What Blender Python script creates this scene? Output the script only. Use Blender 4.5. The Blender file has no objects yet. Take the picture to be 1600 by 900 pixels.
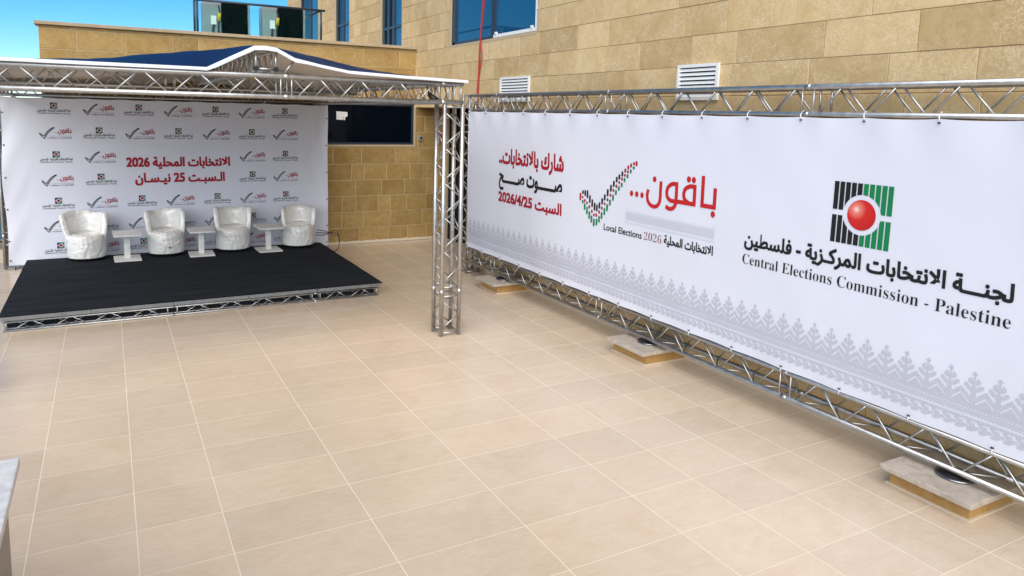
import bpy, bmesh, math, random, re
from mathutils import Vector, Matrix, noise
SC = bpy.context.scene
COL = SC.collection
S = 2.86                       # camera height in metres: measured scale of the place

# ------------------------------------------------------------------ camera
M = [[0.8852997801033415, -0.464386450245333, 0.024280118976517686],
     [-0.03731581173549821, -0.12298899982804617, -0.9917062247035752],
     [0.4635211209249217, 0.8770512703085469, -0.12621109185277035]]
cam = bpy.data.cameras.new('camera')
cam_o = bpy.data.objects.new('camera', cam)
COL.objects.link(cam_o)
r_, d_, f_ = (Vector(v) for v in M)
cam_o.matrix_world = Matrix(((r_.x, -d_.x, -f_.x, 0), (r_.y, -d_.y, -f_.y, 0), (r_.z, -d_.z, -f_.z, S), (0, 0, 0, 1)))
cam.sensor_width = 36
cam.lens = 36 * 1120.4565 / 1600
cam.shift_x = (800 - 757.958) / 1600
cam.shift_y = -(450 - 321.393) / 1600
cam.clip_start = 0.05
cam.clip_end = 5000
SC.camera = cam_o

# ------------------------------------------------------------------ light
SUN_EL, SUN_AZ = 42, 214       # degrees; azimuth clockwise from +Y
world = bpy.data.worlds.new('World')
SC.world = world
world.use_nodes = True
nt = world.node_tree
sky = nt.nodes.new('ShaderNodeTexSky')
sky.sky_type = 'NISHITA'
sky.sun_disc = False
sky.sun_elevation = math.radians(SUN_EL)
sky.sun_rotation = math.radians(SUN_AZ)
sky.altitude = 2500
sky.air_density = 1.0
sky.dust_density = 0.0
sky.ozone_density = 5.0
bg = nt.nodes['Background']
bg.inputs['Strength'].default_value = 0.105
hs = nt.nodes.new('ShaderNodeHueSaturation')
hs.inputs['Hue'].default_value = 0.49
hs.inputs['Saturation'].default_value = 1.3
nt.links.new(sky.outputs[0], hs.inputs['Color'])
nt.links.new(hs.outputs[0], bg.inputs[0])
sun = bpy.data.lights.new('sun', 'SUN')
sun.energy = 3.6
sun.angle = math.radians(80)
sun.color = (1, 0.915, 0.80)
sun_o = bpy.data.objects.new('sun', sun)
COL.objects.link(sun_o)
el, az = math.radians(SUN_EL), math.radians(SUN_AZ)
sdir = Vector((math.sin(az) * math.cos(el), math.cos(az) * math.cos(el), math.sin(el)))
sun_o.rotation_euler = sdir.to_track_quat('Z', 'Y').to_euler()
sun_o.location = sdir * 40
vs = SC.view_settings
vs.view_transform = 'Standard'
vs.look = 'None'
vs.exposure = 0.58
vs.gamma = 1
vs.use_curve_mapping = False

# ------------------------------------------------------------------ materials
def material(name, base, rough=0.5, metal=0.0, spec=0.5, **kw):
    m = bpy.data.materials.new(name)
    m.use_nodes = True
    b = m.node_tree.nodes['Principled BSDF']
    b.inputs['Base Color'].default_value = (*base, 1)
    b.inputs['Roughness'].default_value = rough
    b.inputs['Metallic'].default_value = metal
    b.inputs['Specular IOR Level'].default_value = spec
    for k, v in kw.items():
        b.inputs[k.replace('_', ' ')].default_value = v
    return m

class N:
    """short helper for building node trees"""
    def __init__(s, m):
        s.t = m.node_tree
        s.b = s.t.nodes['Principled BSDF']
    def n(s, kind, **kw):
        x = s.t.nodes.new('ShaderNode' + kind)
        for k, v in kw.items():
            setattr(x, k, v)
        return x
    def l(s, a, b):
        s.t.links.new(a, b)
    def math(s, op, a, b=None, clamp=False):
        x = s.n('Math', operation=op, use_clamp=clamp)
        for i, v in enumerate((a, b)):
            if v is None: continue
            if isinstance(v, (int, float)): x.inputs[i].default_value = v
            else: s.l(v, x.inputs[i])
        return x.outputs[0]
    def noise(s, vec, scale, detail=4, rough=0.55, dist=0.0):
        x = s.n('TexNoise')
        x.inputs['Scale'].default_value = scale
        x.inputs['Detail'].default_value = detail
        x.inputs['Roughness'].default_value = rough
        x.inputs['Distortion'].default_value = dist
        if vec is not None: s.l(vec, x.inputs['Vector'])
        return x.outputs['Fac']
    def ramp(s, fac, stops):
        x = s.n('ValToRGB')
        e = x.color_ramp.elements
        while len(e) < len(stops): e.new(0.5)
        for k, (p, c) in zip(e, stops):
            k.position = p
            k.color = (*c, 1) if len(c) == 3 else c
        s.l(fac, x.inputs[0])
        return x.outputs[0]
    def mix(s, fac, a, b, mode='MIX'):
        x = s.n('Mix', data_type='RGBA', blend_type=mode)
        for i, v in ((0, fac), (6, a), (7, b)):
            if isinstance(v, (int, float)): x.inputs[i].default_value = v
            elif isinstance(v, tuple): x.inputs[i].default_value = (*v, 1)
            else: s.l(v, x.inputs[i])
        return x.outputs[2]
    def map(s, vec, scale=(1, 1, 1), loc=(0, 0, 0)):
        x = s.n('Mapping')
        x.inputs['Scale'].default_value = scale
        x.inputs['Location'].default_value = loc
        s.l(vec, x.inputs['Vector'])
        return x.outputs[0]
    def bump(s, h, strength=0.3, dist=0.01):
        x = s.n('Bump')
        x.inputs['Strength'].default_value = strength
        x.inputs['Distance'].default_value = dist
        s.l(h, x.inputs['Height'])
        s.l(x.outputs[0], s.b.inputs['Normal'])
    def pos(s):
        return s.n('NewGeometry').outputs['Position']

MAT = {}
# -- terrace tiles: grout along measured lines (x) and an even pitch (y)
GX = [-0.40, -0.193, 0.028, 0.221, 0.544, 0.875, 1.206, 1.42, 1.629, 1.815, 2.005]
GX = [GX[0] - 0.331 * k for k in range(8, 0, -1)] + GX
GPY, GY0 = 0.1893, 0.8335
def tile_material():
    m = material('terrace_tile', (0.5, 0.42, 0.33), 0.32, spec=0.4)
    q = N(m)
    sep = q.n('SeparateXYZ')
    q.l(q.pos(), sep.inputs[0])
    x, y = sep.outputs[0], sep.outputs[1]
    col = idx = None
    for g in GX:
        d = q.math('ABSOLUTE', q.math('SUBTRACT', x, g * S))
        col = d if col is None else q.math('MINIMUM', col, d)
        st = q.math('GREATER_THAN', x, g * S)
        idx = st if idx is None else q.math('ADD', idx, st)
    rowf = q.math('DIVIDE', q.math('SUBTRACT', y, GY0 * S), GPY * S)
    fr = q.math('FRACT', q.math('ADD', rowf, 100.0))
    rd = q.math('MULTIPLY', q.math('MINIMUM', fr, q.math('SUBTRACT', 1.0, fr)), GPY * S)
    row = q.math('FLOOR', rowf)
    wob = q.math('MULTIPLY', q.math('SUBTRACT', q.noise(q.pos(), 3.0, 2), 0.5), 0.003)
    gx = q.math('LESS_THAN', q.math('ADD', col, wob), 0.0031)
    gy = q.math('LESS_THAN', q.math('ADD', rd, wob), 0.0024)
    gr = q.math('MAXIMUM', gx, gy)
    wn = q.n('TexWhiteNoise', noise_dimensions='2D')
    cmb = q.n('CombineXYZ')
    q.l(idx, cmb.inputs[0]); q.l(row, cmb.inputs[1])
    q.l(cmb.outputs[0], wn.inputs['Vector'])
    rnd = wn.outputs['Value']
    # per tile offset of the veining
    off = q.n('VectorMath', operation='SCALE'); off.inputs[3].default_value = 7.0
    q.l(wn.outputs['Color'], off.inputs[0])
    vv = q.n('VectorMath', operation='ADD')
    q.l(q.pos(), vv.inputs[0]); q.l(off.outputs[0], vv.inputs[1])
    v1 = q.noise(q.map(vv.outputs[0], (2.2, 5.5, 1)), 2.0, 8, 0.66, 0.8)
    v2 = q.noise(q.map(vv.outputs[0], (2.2, 7.0, 1)), 7.0, 6, 0.68, 0.8)
    big = q.noise(q.pos(), 0.5, 3)
    c = q.ramp(v1, [(0.3, (0.595, 0.478, 0.362)), (0.5, (0.625, 0.51, 0.393)), (0.72, (0.655, 0.545, 0.428))])
    c = q.mix(0.15, c, q.ramp(v2, [(0.35, (0.42, 0.31, 0.20)), (0.65, (0.66, 0.55, 0.43))]))
    tone = q.ramp(rnd, [(0.0, (0.945, 0.95, 0.955)), (1.0, (1.04, 1.03, 1.02))])
    c = q.mix(1.0, c, tone, 'MULTIPLY')
    stain = q.ramp(big, [(0.35, (0.93, 0.92, 0.9)), (0.65, (1.03, 1.03, 1.03))])
    c = q.mix(1.0, c, stain, 'MULTIPLY')
    pt = q.noise(q.map(q.pos(), (1, 1, 1), (5, 3, 0)), 1.7, 6, 0.7, 0.8)
    c = q.mix(1.0, c, q.ramp(pt, [(0.33, (0.955, 0.94, 0.92)), (0.48, (1, 1, 1)), (0.7, (1.01, 1.01, 1.015))]), 'MULTIPLY')
    fl = q.math('MULTIPLY', q.math('SUBTRACT', q.noise(q.pos(), 26.0, 3, 0.6), 0.69), 9.0, clamp=True)
    c = q.mix(q.math('MULTIPLY', fl, 0.35), c, (0.40, 0.30, 0.20))
    c = q.mix(gr, c, (0.73, 0.65, 0.53))
    q.l(c, q.b.inputs['Base Color'])
    ro = q.math('ADD', q.math('MULTIPLY', v2, 0.14), 0.13)
    ro = q.math('ADD', ro, q.math('MULTIPLY', gr, 0.35))
    q.l(ro, q.b.inputs['Roughness'])
    q.bump(q.math('ADD', q.math('MULTIPLY', v2, 0.15), q.math('SUBTRACT', 1.0, gr)), 0.12, 0.002)
    return m
MAT['tile'] = tile_material()

def stone_material(name, light, dark, vein):
    m = material(name, light, 0.75, spec=0.25)
    q = N(m)
    g = q.n('NewGeometry')
    rnd = g.outputs['Random Per Island']
    off = q.math('MULTIPLY', rnd, 37.0)
    cmb = q.n('CombineXYZ')
    for i in range(3): q.l(off, cmb.inputs[i])
    vv = q.n('VectorMath', operation='ADD')
    q.l(g.outputs['Position'], vv.inputs[0]); q.l(cmb.outputs[0], vv.inputs[1])
    v = vv.outputs[0]
    n1 = q.noise(v, 3.4, 8, 0.68, 1.6)
    n2 = q.noise(v, 11.0, 5, 0.65, 2.2)
    n3 = q.noise(v, 60.0, 3, 0.6)
    c = q.ramp(n1, [(0.28, dark), (0.52, tuple((a + b) / 2 for a, b in zip(light, dark))), (0.75, light)])
    mid = tuple((a + b) / 2 for a, b in zip(light, dark))
    wn = q.n('TexWhiteNoise', noise_dimensions='1D')
    q.l(off, wn.inputs['W'])
    tone = q.ramp(wn.outputs['Value'], [(0.0, (0.82, 0.79, 0.74)), (0.35, (0.96, 0.95, 0.93)), (0.7, (1.03, 1.02, 1.01)), (1.0, (1.13, 1.15, 1.18))])
    c = q.mix(1.0, c, tone, 'MULTIPLY')
    # pale scratchy veins
    w = q.math('ABSOLUTE', q.math('SUBTRACT', n2, 0.5))
    line = q.math('MULTIPLY', q.math('SUBTRACT', 0.035, w), 29.0, clamp=True)
    patch = q.math('MULTIPLY', q.math('SUBTRACT', q.noise(v, 2.3, 3), 0.38), 5.0, clamp=True)
    line = q.math('MULTIPLY', q.math('MULTIPLY', line, patch), 0.65)
    c = q.mix(line, c, vein)
    pit = q.math('MULTIPLY', q.math('SUBTRACT', 0.36, n3), 6.0, clamp=True)
    c = q.mix(q.math('MULTIPLY', pit, 0.5), c, tuple(x * 0.6 for x in dark))
    q.l(c, q.b.inputs['Base Color'])
    q.bump(q.math('ADD', n2, q.math('MULTIPLY', n3, 0.4)), 0.35, 0.006)
    return m
MAT['stone_pale'] = stone_material('pale_limestone', (0.66, 0.49, 0.265), (0.50, 0.345, 0.16), (0.82, 0.70, 0.50))
MAT['stone_ochre'] = stone_material('ochre_limestone', (0.43, 0.285, 0.105), (0.30, 0.18, 0.052), (0.60, 0.46, 0.26))
MAT['mortar'] = material('mortar', (0.50, 0.39, 0.24), 0.9)
MAT['pale_mortar'] = material('pale_mortar', (0.56, 0.43, 0.25), 0.9)
MAT['coping'] = stone_material('coping_stone', (0.55, 0.44, 0.30), (0.42, 0.32, 0.20), (0.6, 0.5, 0.38))

def metal_material(name, base, rough):
    m = material(name, base, rough, 1.0)
    q = N(m)
    tc = q.n('TexCoord').outputs['Object']
    n = q.noise(tc, 14, 4, 0.6)
    sp = q.noise(tc, 70, 2, 0.6)
    c = q.ramp(n, [(0.3, tuple(x * 0.82 for x in base)), (0.7, tuple(min(1, x * 1.08) for x in base))])
    d = q.math('MULTIPLY', q.math('SUBTRACT', sp, 0.68), 9.0, clamp=True)
    c = q.mix(q.math('MULTIPLY', d, 0.6), c, (0.16, 0.15, 0.14))
    q.l(c, q.b.inputs['Base Color'])
    q.l(q.math('ADD', q.math('MULTIPLY', n, 0.22), rough - 0.1), q.b.inputs['Roughness'])
    return m
MAT['alu'] = metal_material('truss_aluminium', (0.53, 0.53, 0.52), 0.40)
MAT['alu_dull'] = metal_material('dull_aluminium', (0.30, 0.31, 0.31), 0.5)
MAT['steel'] = metal_material('dark_steel', (0.30, 0.31, 0.33), 0.35)

def cloth(name, base, rough=0.75, weave=500, amt=0.05, **kw):
    m = material(name, base, rough, spec=0.3, **kw)
    q = N(m)
    tc = q.n('TexCoord').outputs['Object']
    big = q.noise(tc, 1.2, 3)
    c = q.ramp(big, [(0.3, tuple(x * (1 - amt) for x in base)), (0.7, tuple(min(1, x * (1 + amt)) for x in base))])
    q.l(c, q.b.inputs['Base Color'])
    q.bump(q.math('ADD', q.math('MULTIPLY', q.noise(tc, weave, 2), 0.1), q.noise(tc, 2.2, 3)), 0.12, 0.02)
    return m
MAT['vinyl'] = cloth('white_banner_fabric', (0.69, 0.705, 0.79), 0.6, 300, 0.02)
MAT['navy'] = cloth('navy_roof_fabric', (0.0035, 0.016, 0.062), 0.5, 300, 0.1)
MAT['lining'] = cloth('grey_roof_lining', (0.66, 0.60, 0.53), 0.8, 300, 0.05)
MAT['valance'] = cloth('white_valance', (0.66, 0.69, 0.74), 0.5, 300, 0.03)

def carpet_material():
    m = material('black_carpet', (0.012, 0.013, 0.016), 0.95, spec=0.06)
    q = N(m)
    n = q.noise(q.pos(), 160, 3, 0.7)
    b = q.noise(q.map(q.pos(), (1, 5, 1)), 1.4, 4)
    c = q.ramp(n, [(0.3, (0.010, 0.012, 0.015)), (0.7, (0.034, 0.039, 0.047))])
    c = q.mix(0.5, c, q.ramp(b, [(0.3, (0.012, 0.014, 0.017)), (0.7, (0.032, 0.036, 0.043))]))
    q.l(c, q.b.inputs['Base Color'])
    q.bump(n, 0.5, 0.004)
    return m
MAT['carpet'] = carpet_material()

def plastic_film():
    m = material('white_plastic_cover', (0.82, 0.80, 0.75), 0.34, spec=0.6)
    q = N(m)
    q.b.inputs['Coat Weight'].default_value = 1.0
    q.b.inputs['Coat IOR'].default_value = 1.6
    q.b.inputs['Coat Roughness'].default_value = 0.10
    tc = q.n('TexCoord').outputs['Object']
    def ridge(sc, scale, dist, width):
        n = q.noise(q.map(tc, sc), scale, 2, 0.45, dist)
        return q.math('POWER', q.math('SUBTRACT', 1.0, q.math('MULTIPLY', q.math('ABSOLUTE', q.math('SUBTRACT', n, 0.5)), width, clamp=True)), 1.5)
    r1 = ridge((1.2, 1.2, 0.5), 3.0, 0.8, 6.0)
    r2 = ridge((0.8, 0.8, 1.4), 3.6, 1.2, 7.0)
    n2 = q.noise(q.map(tc, (1.4, 1.4, 0.6)), 9.0, 2, 0.5, 0.8)
    h = q.math('ADD', q.math('ADD', q.math('MULTIPLY', r1, 0.5), q.math('MULTIPLY', r2, 0.3)), q.math('MULTIPLY', n2, 0.25))
    q.bump(h, 0.6, 0.034)
    q.l(q.ramp(n2, [(0.3, (0.84, 0.82, 0.77)), (0.7, (0.87, 0.855, 0.82))]), q.b.inputs['Base Color'])
    return m
MAT['film'] = plastic_film()

def marble(name, a, b):
    m = material(name, a, 0.35)
    q = N(m)
    tc = q.n('NewGeometry').outputs['Position']
    n = q.noise(tc, 7, 6, 0.65, 1.5)
    s2 = q.noise(tc, 40, 4, 0.7)
    c = q.ramp(n, [(0.3, b), (0.6, a)])
    d = q.math('MULTIPLY', q.math('SUBTRACT', s2, 0.6), 5.0, clamp=True)
    c = q.mix(q.math('MULTIPLY', d, 0.5), c, tuple(x * 0.45 for x in b))
    q.l(c, q.b.inputs['Base Color'])
    q.bump(s2, 0.1, 0.003)
    return m
MAT['marble'] = marble('grey_marble_cap', (0.50, 0.44, 0.37), (0.34, 0.29, 0.23))
MAT['marble_pale'] = marble('pale_marble_cap', (0.66, 0.66, 0.66), (0.46, 0.46, 0.47))
MAT['plinth_stone'] = marble('tan_plinth_stone', (0.46, 0.27, 0.09), (0.37, 0.20, 0.06))
MAT['grout'] = material('cream_grout', (0.62, 0.52, 0.38), 0.85)
MAT['panel_grey'] = marble('grey_wall_panel', (0.20, 0.175, 0.15), (0.16, 0.14, 0.12))
MAT['white_paint'] = material('white_paint', (0.78, 0.78, 0.76), 0.45)
def worn_white():
    m = material('worn_white_board', (0.75, 0.74, 0.70), 0.45)
    q = N(m)
    tc = q.n('TexCoord').outputs['Object']
    n = q.noise(tc, 9, 4)
    q.l(q.ramp(n, [(0.3, (0.68, 0.67, 0.63)), (0.7, (0.80, 0.79, 0.76))]), q.b.inputs['Base Color'])
    return m
MAT['board'] = worn_white()
MAT['black'] = material('black_plastic', (0.012, 0.012, 0.013), 0.4)
MAT['navy_frame'] = material('navy_window_frame', (0.018, 0.035, 0.055), 0.35)
MAT['glass_blue'] = material('blue_tinted_glass', (0.006, 0.075, 0.17), 0.03, 0.0, 0.7)
MAT['glass_dark'] = material('dark_glass', (0.002, 0.004, 0.008), 0.03, 0.0, 0.12)
MAT['frame_beige'] = material('beige_window_surround', (0.50, 0.38, 0.23), 0.6)
MAT['red'] = material('red_cable', (0.45, 0.03, 0.03), 0.5)
MAT['ac_grey'] = material('grey_sheet_metal', (0.27, 0.31, 0.32), 0.45, 0.2)
def coil():
    m = material('black_condenser_coil', (0.003, 0.008, 0.009), 0.85, spec=0.05)
    q = N(m)
    w = q.n('TexWave', bands_direction='Z')
    w.inputs['Scale'].default_value = 60
    q.l(q.pos(), w.inputs['Vector'])
    q.bump(w.outputs['Fac'], 0.4, 0.004)
    return m
MAT['coil'] = coil()
MAT['yellow'] = material('yellow_tape', (0.65, 0.42, 0.03), 0.5)
g = material('clear_balustrade_glass', (0.78, 0.95, 0.93), 0.0)
g.node_tree.nodes['Principled BSDF'].inputs['Transmission Weight'].default_value = 1.0
g.node_tree.nodes['Principled BSDF'].inputs['IOR'].default_value = 1.05
MAT['glass_clear'] = g
MAT['ink_red'] = material('red_ink', (0.50, 0.016, 0.018), 0.6, spec=0.3)
MAT['ink_dark_red'] = material('dark_red_ink', (0.36, 0.010, 0.025), 0.6, spec=0.3)
MAT['ink_black'] = material('black_ink', (0.012, 0.012, 0.013), 0.6, spec=0.3)
MAT['ink_green'] = material('green_ink', (0.004, 0.20, 0.065), 0.6, spec=0.3)
MAT['ink_tick'] = material('dark_grey_green_ink', (0.05, 0.07, 0.06), 0.6, spec=0.3)
MAT['ink_grey'] = material('grey_ink', (0.50, 0.505, 0.575), 0.6, spec=0.3)
MAT['ink_pale'] = material('pale_grey_ink', (0.625, 0.635, 0.71), 0.6, spec=0.3)
MAT['ink_brown'] = material('brown_ink', (0.20, 0.05, 0.05), 0.6, spec=0.3)
def ball_ink():
    m = material('printed_red_ball', (0.6, 0.02, 0.02), 0.6, spec=0.3)
    q = N(m)
    at = q.n('Attribute', attribute_name='radial')
    q.l(q.ramp(at.outputs['Fac'], [(0.0, (0.92, 0.72, 0.66)), (0.16, (0.75, 0.22, 0.16)), (0.45, (0.60, 0.02, 0.018)), (1.0, (0.46, 0.012, 0.012))]), q.b.inputs['Base Color'])
    return m
MAT['ink_ball'] = ball_ink()

# ------------------------------------------------------------------ mesh helper
class MB:
    def __init__(s):
        s.v, s.f, s.mi, s.sm = [], [], [], []
    def face(s, pts, mi=0, smooth=False):
        k = len(s.v)
        s.v += [tuple(p) for p in pts]
        s.f.append(tuple(range(k, k + len(pts)))); s.mi.append(mi); s.sm.append(smooth)
    def box(s, a, b, mi=0):
        x0, y0, z0 = (min(p, q) for p, q in zip(a, b)); x1, y1, z1 = (max(p, q) for p, q in zip(a, b))
        k = len(s.v)
        s.v += [(x0, y0, z0), (x1, y0, z0), (x1, y1, z0), (x0, y1, z0), (x0, y0, z1), (x1, y0, z1), (x1, y1, z1), (x0, y1, z1)]
        for f in ((0, 3, 2, 1), (4, 5, 6, 7), (0, 1, 5, 4), (1, 2, 6, 5), (2, 3, 7, 6), (3, 0, 4, 7)):
            s.f.append(tuple(k + i for i in f)); s.mi.append(mi); s.sm.append(False)
    def path(s, pts, r, n=8, mi=0, cap=True):
        pts = [Vector(p) for p in pts]
        k0 = len(s.v)
        up = None
        for i, p in enumerate(pts):
            t = (pts[min(i + 1, len(pts) - 1)] - pts[max(i - 1, 0)]).normalized()
            if up is None:
                up = Vector((0, 0, 1)) if abs(t.z) < 0.9 else Vector((1, 0, 0))
            a = t.cross(up).normalized(); b = a.cross(t).normalized(); up = b
            rr = r[i] if isinstance(r, (list, tuple)) else r
            for j in range(n):
                w = 2 * math.pi * j / n
                s.v.append(tuple(p + a * (math.cos(w) * rr) + b * (math.sin(w) * rr)))
        for i in range(len(pts) - 1):
            for j in range(n):
                q = k0 + i * n
                s.f.append((q + j, q + (j + 1) % n, q + n + (j + 1) % n, q + n + j)); s.mi.append(mi); s.sm.append(True)
        if cap:
            s.f.append(tuple(k0 + j for j in reversed(range(n)))); s.mi.append(mi); s.sm.append(False)
            q = k0 + (len(pts) - 1) * n
            s.f.append(tuple(q + j for j in range(n))); s.mi.append(mi); s.sm.append(False)
    def tube(s, a, b, r, n=8, mi=0):
        s.path([a, b], r, n, mi)
    def lathe(s, prof, c, n=24, mi=0):
        k0 = len(s.v)
        for r, z in prof:
            for j in range(n):
                w = 2 * math.pi * j / n
                s.v.append((c[0] + r * math.cos(w), c[1] + r * math.sin(w), c[2] + z))
        for i in range(len(prof) - 1):
            for j in range(n):
                q = k0 + i * n
                s.f.append((q + j, q + (j + 1) % n, q + n + (j + 1) % n, q + n + j)); s.mi.append(mi); s.sm.append(True)
    def grid(s, fn, nu, nv, mi=0, smooth=True):
        k0 = len(s.v)
        for i in range(nu + 1):
            for j in range(nv + 1):
                s.v.append(tuple(fn(i / nu, j / nv)))
        for i in range(nu):
            for j in range(nv):
                q = k0 + i * (nv + 1) + j
                s.f.append((q, q + nv + 1, q + nv + 2, q + 1)); s.mi.append(mi); s.sm.append(smooth)
    def mesh(s, name, mats):
        me = bpy.data.meshes.new(name)
        me.from_pydata(s.v, [], s.f)
        for m in (mats if isinstance(mats, (list, tuple)) else [mats]):
            me.materials.append(MAT[m])
        me.polygons.foreach_set('material_index', s.mi)
        me.polygons.foreach_set('use_smooth', s.sm)
        me.update()
        return me
    def build(s, name, mats, parent=None):
        return link(name, s.mesh(name, mats), parent)

def link(name, me, parent=None):
    o = bpy.data.objects.new(name, me)
    COL.objects.link(o)
    if parent is not None:
        o.parent = parent
        o.matrix_parent_inverse = Matrix.Translation(-world_loc(parent))
    return o
def world_loc(o):
    l = Vector(o.location)
    if o.parent is not None and not o.parent.type == 'MESH':
        pass
    return l if o.type == 'EMPTY' else Vector((0, 0, 0)) if o.parent is None else Vector((0, 0, 0)) + (world_loc(o.parent) * 0)
def tag(o, label, cat, group=None, kind=None):
    if label: o['label'] = label
    if cat: o['category'] = cat
    if group: o['group'] = group
    if kind: o['kind'] = kind
    return o
def thing(name, label, cat, group=None, loc=(0, 0, 0)):
    o = bpy.data.objects.new(name, None)
    COL.objects.link(o)
    o.location = loc
    o.empty_display_size = 0.2
    return tag(o, label, cat, group)
def children(o):
    return [c for c in bpy.data.objects if c.parent == o]
def bevel(o, w, seg=2):
    b = bmesh.new(); b.from_mesh(o.data)
    bmesh.ops.bevel(b, geom=[e for e in b.edges if e.calc_face_angle(0) > 0.5], offset=w, segments=seg, profile=0.6, affect='EDGES')
    b.to_mesh(o.data); b.free()
    return o

# ------------------------------------------------------------------ the setting: floor, ground, walls
XW, YW = 2.13 * S, 5.22 * S
mb = MB(); mb.box((-14, -8, -0.25), (XW + 0.9, YW + 0.3, 0))
tag(mb.build('terrace_floor', 'tile'), None, None, kind='structure')
gm = material('ground', (0.22, 0.19, 0.14), 0.95)
q = N(gm); q.l(q.ramp(q.noise(q.pos(), 0.08, 6), [(0.35, (0.15, 0.13, 0.09)), (0.65, (0.30, 0.26, 0.20))]), q.b.inputs['Base Color'])
MAT['ground'] = gm
mb = MB(); mb.face([(-1500, -1500, -3.2), (1500, -1500, -3.2), (1500, 1500, -3.2), (-1500, 1500, -3.2)])
tag(mb.build('ground', 'ground'), None, None, kind='structure')

ROW, ROW0 = 0.1213 * S, 0.0015 * S
def stone_blocks(mb, place, u0, u1, z0, z1, holes, rng, wmin, wmax, depth=0.010, joint=0.006):
    """courses of random-length blocks; place(u, d, z) maps wall coords (d = outwards) to a point"""
    def emit(a, b, c, d, dep):
        a += joint / 2; b -= joint / 2; c += joint / 2; d -= joint / 2
        if b - a < 0.01 or d - c < 0.01: return
        e = 0.004
        ring0 = [place(a, 0, c), place(b, 0, c), place(b, 0, d), place(a, 0, d)]
        ring1 = [place(a, dep - e, c), place(b, dep - e, c), place(b, dep - e, d), place(a, dep - e, d)]
        ring2 = [place(a + e, dep, c + e), place(b - e, dep, c + e), place(b - e, dep, d - e), place(a + e, dep, d - e)]
        k = len(mb.v)
        mb.v += [tuple(p) for p in ring0 + ring1 + ring2]
        fs = [(k + 8, k + 9, k + 10, k + 11)]
        for r in (0, 4):
            for j in range(4):
                fs.append((k + r + j, k + r + (j + 1) % 4, k + r + 4 + (j + 1) % 4, k + r + 4 + j))
        for f in fs:
            mb.f.append(f); mb.mi.append(0); mb.sm.append(False)
    k = math.floor((z0 - ROW0) / ROW)
    while ROW0 + k * ROW < z1:
        c, d = max(z0, ROW0 + k * ROW), min(z1, ROW0 + (k + 1) * ROW)
        u = u0 - rng.uniform(0, wmax)
        while u < u1:
            w = rng.choice([rng.uniform(wmin, wmax), rng.uniform(wmin, (wmin + wmax) / 2), rng.uniform((wmin + wmax) / 2, wmax)])
            rects = [(max(u, u0), min(u + w, u1), c, d)]
            for (h0, h1, g0, g1) in holes:
                nxt = []
                for (a, b, e, f) in rects:
                    if b <= h0 or a >= h1 or f <= g0 or e >= g1: nxt.append((a, b, e, f)); continue
                    if a < h0: nxt.append((a, h0, e, f))
                    if b > h1: nxt.append((h1, b, e, f))
                    if e < g0: nxt.append((max(a, h0), min(b, h1), e, g0))
                    if f > g1: nxt.append((max(a, h0), min(b, h1), g1, f))
                rects = nxt
            dep = depth + rng.uniform(-0.0025, 0.0025)
            for (a, b, e, f) in rects: emit(a, b, e, f, dep)
            u += w
        k += 1

def holed_plate(mb, place, u0, u1, z0, z1, holes, mi=0):
    us = sorted({u0, u1, *[h for r in holes for h in r[:2] if u0 < h < u1]})
    zs = sorted({z0, z1, *[h for r in holes for h in r[2:] if z0 < h < z1]})
    for a, b in zip(us, us[1:]):
        for c, d in zip(zs, zs[1:]):
            m_, n_ = (a + b) / 2, (c + d) / 2
            if any(h[0] < m_ < h[1] and h[2] < n_ < h[3] for h in holes): continue
            mb.face([place(a, 0, c), place(b, 0, c), place(b, 0, d), place(a, 0, d)], mi)

# --- main building (right): wall plane x = XW, u runs along +Y
HB = 3.1 * S
WZ0, WZ1 = 1.466 * S, 2.45 * S
bl = thing('stone_building', 'tall pale limestone building with blue glazed windows along the right side of the terrace', 'building')
pl = lambda u, d, z: (XW - d, u, z)
wins = [(3.46, 4.605), (5.53, 6.03), (6.94, 7.44), (8.10, 8.95)]
DOOR = (4.02 * S, YW + 0.001, 0.0, 1.04 * S)
holes = [(a * S, b * S, WZ0, WZ1) for a, b in wins] + [(DOOR[0], YW, 0.0, DOOR[3])]
rng = random.Random(4)
mb = MB()
holed_plate(mb, pl, -3.0, 9.62 * S, 0, HB, holes, 0)
mb.box((XW + 0.7, -3.0, DOOR[3] + 0.3), (XW + 12, 9.62 * S, HB))
mb.box((XW + 0.001, -3.0, 0), (XW + 12, -2.8, HB)); mb.box((XW + 0.001, 9.6 * S, 0), (XW + 12, 9.62 * S, HB))
mb.build('wall_core', 'mortar', bl)
mb = MB()
stone_blocks(mb, pl, -3.0, YW, ROW0, ROW0 + 10 * ROW, holes, rng, 0.55, 1.05)
stone_blocks(mb, pl, -3.0, 9.62 * S, ROW0 + 10 * ROW, HB, holes, rng, 0.55, 1.15)
mb.build('stone_facing', 'stone_pale', bl)
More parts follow.
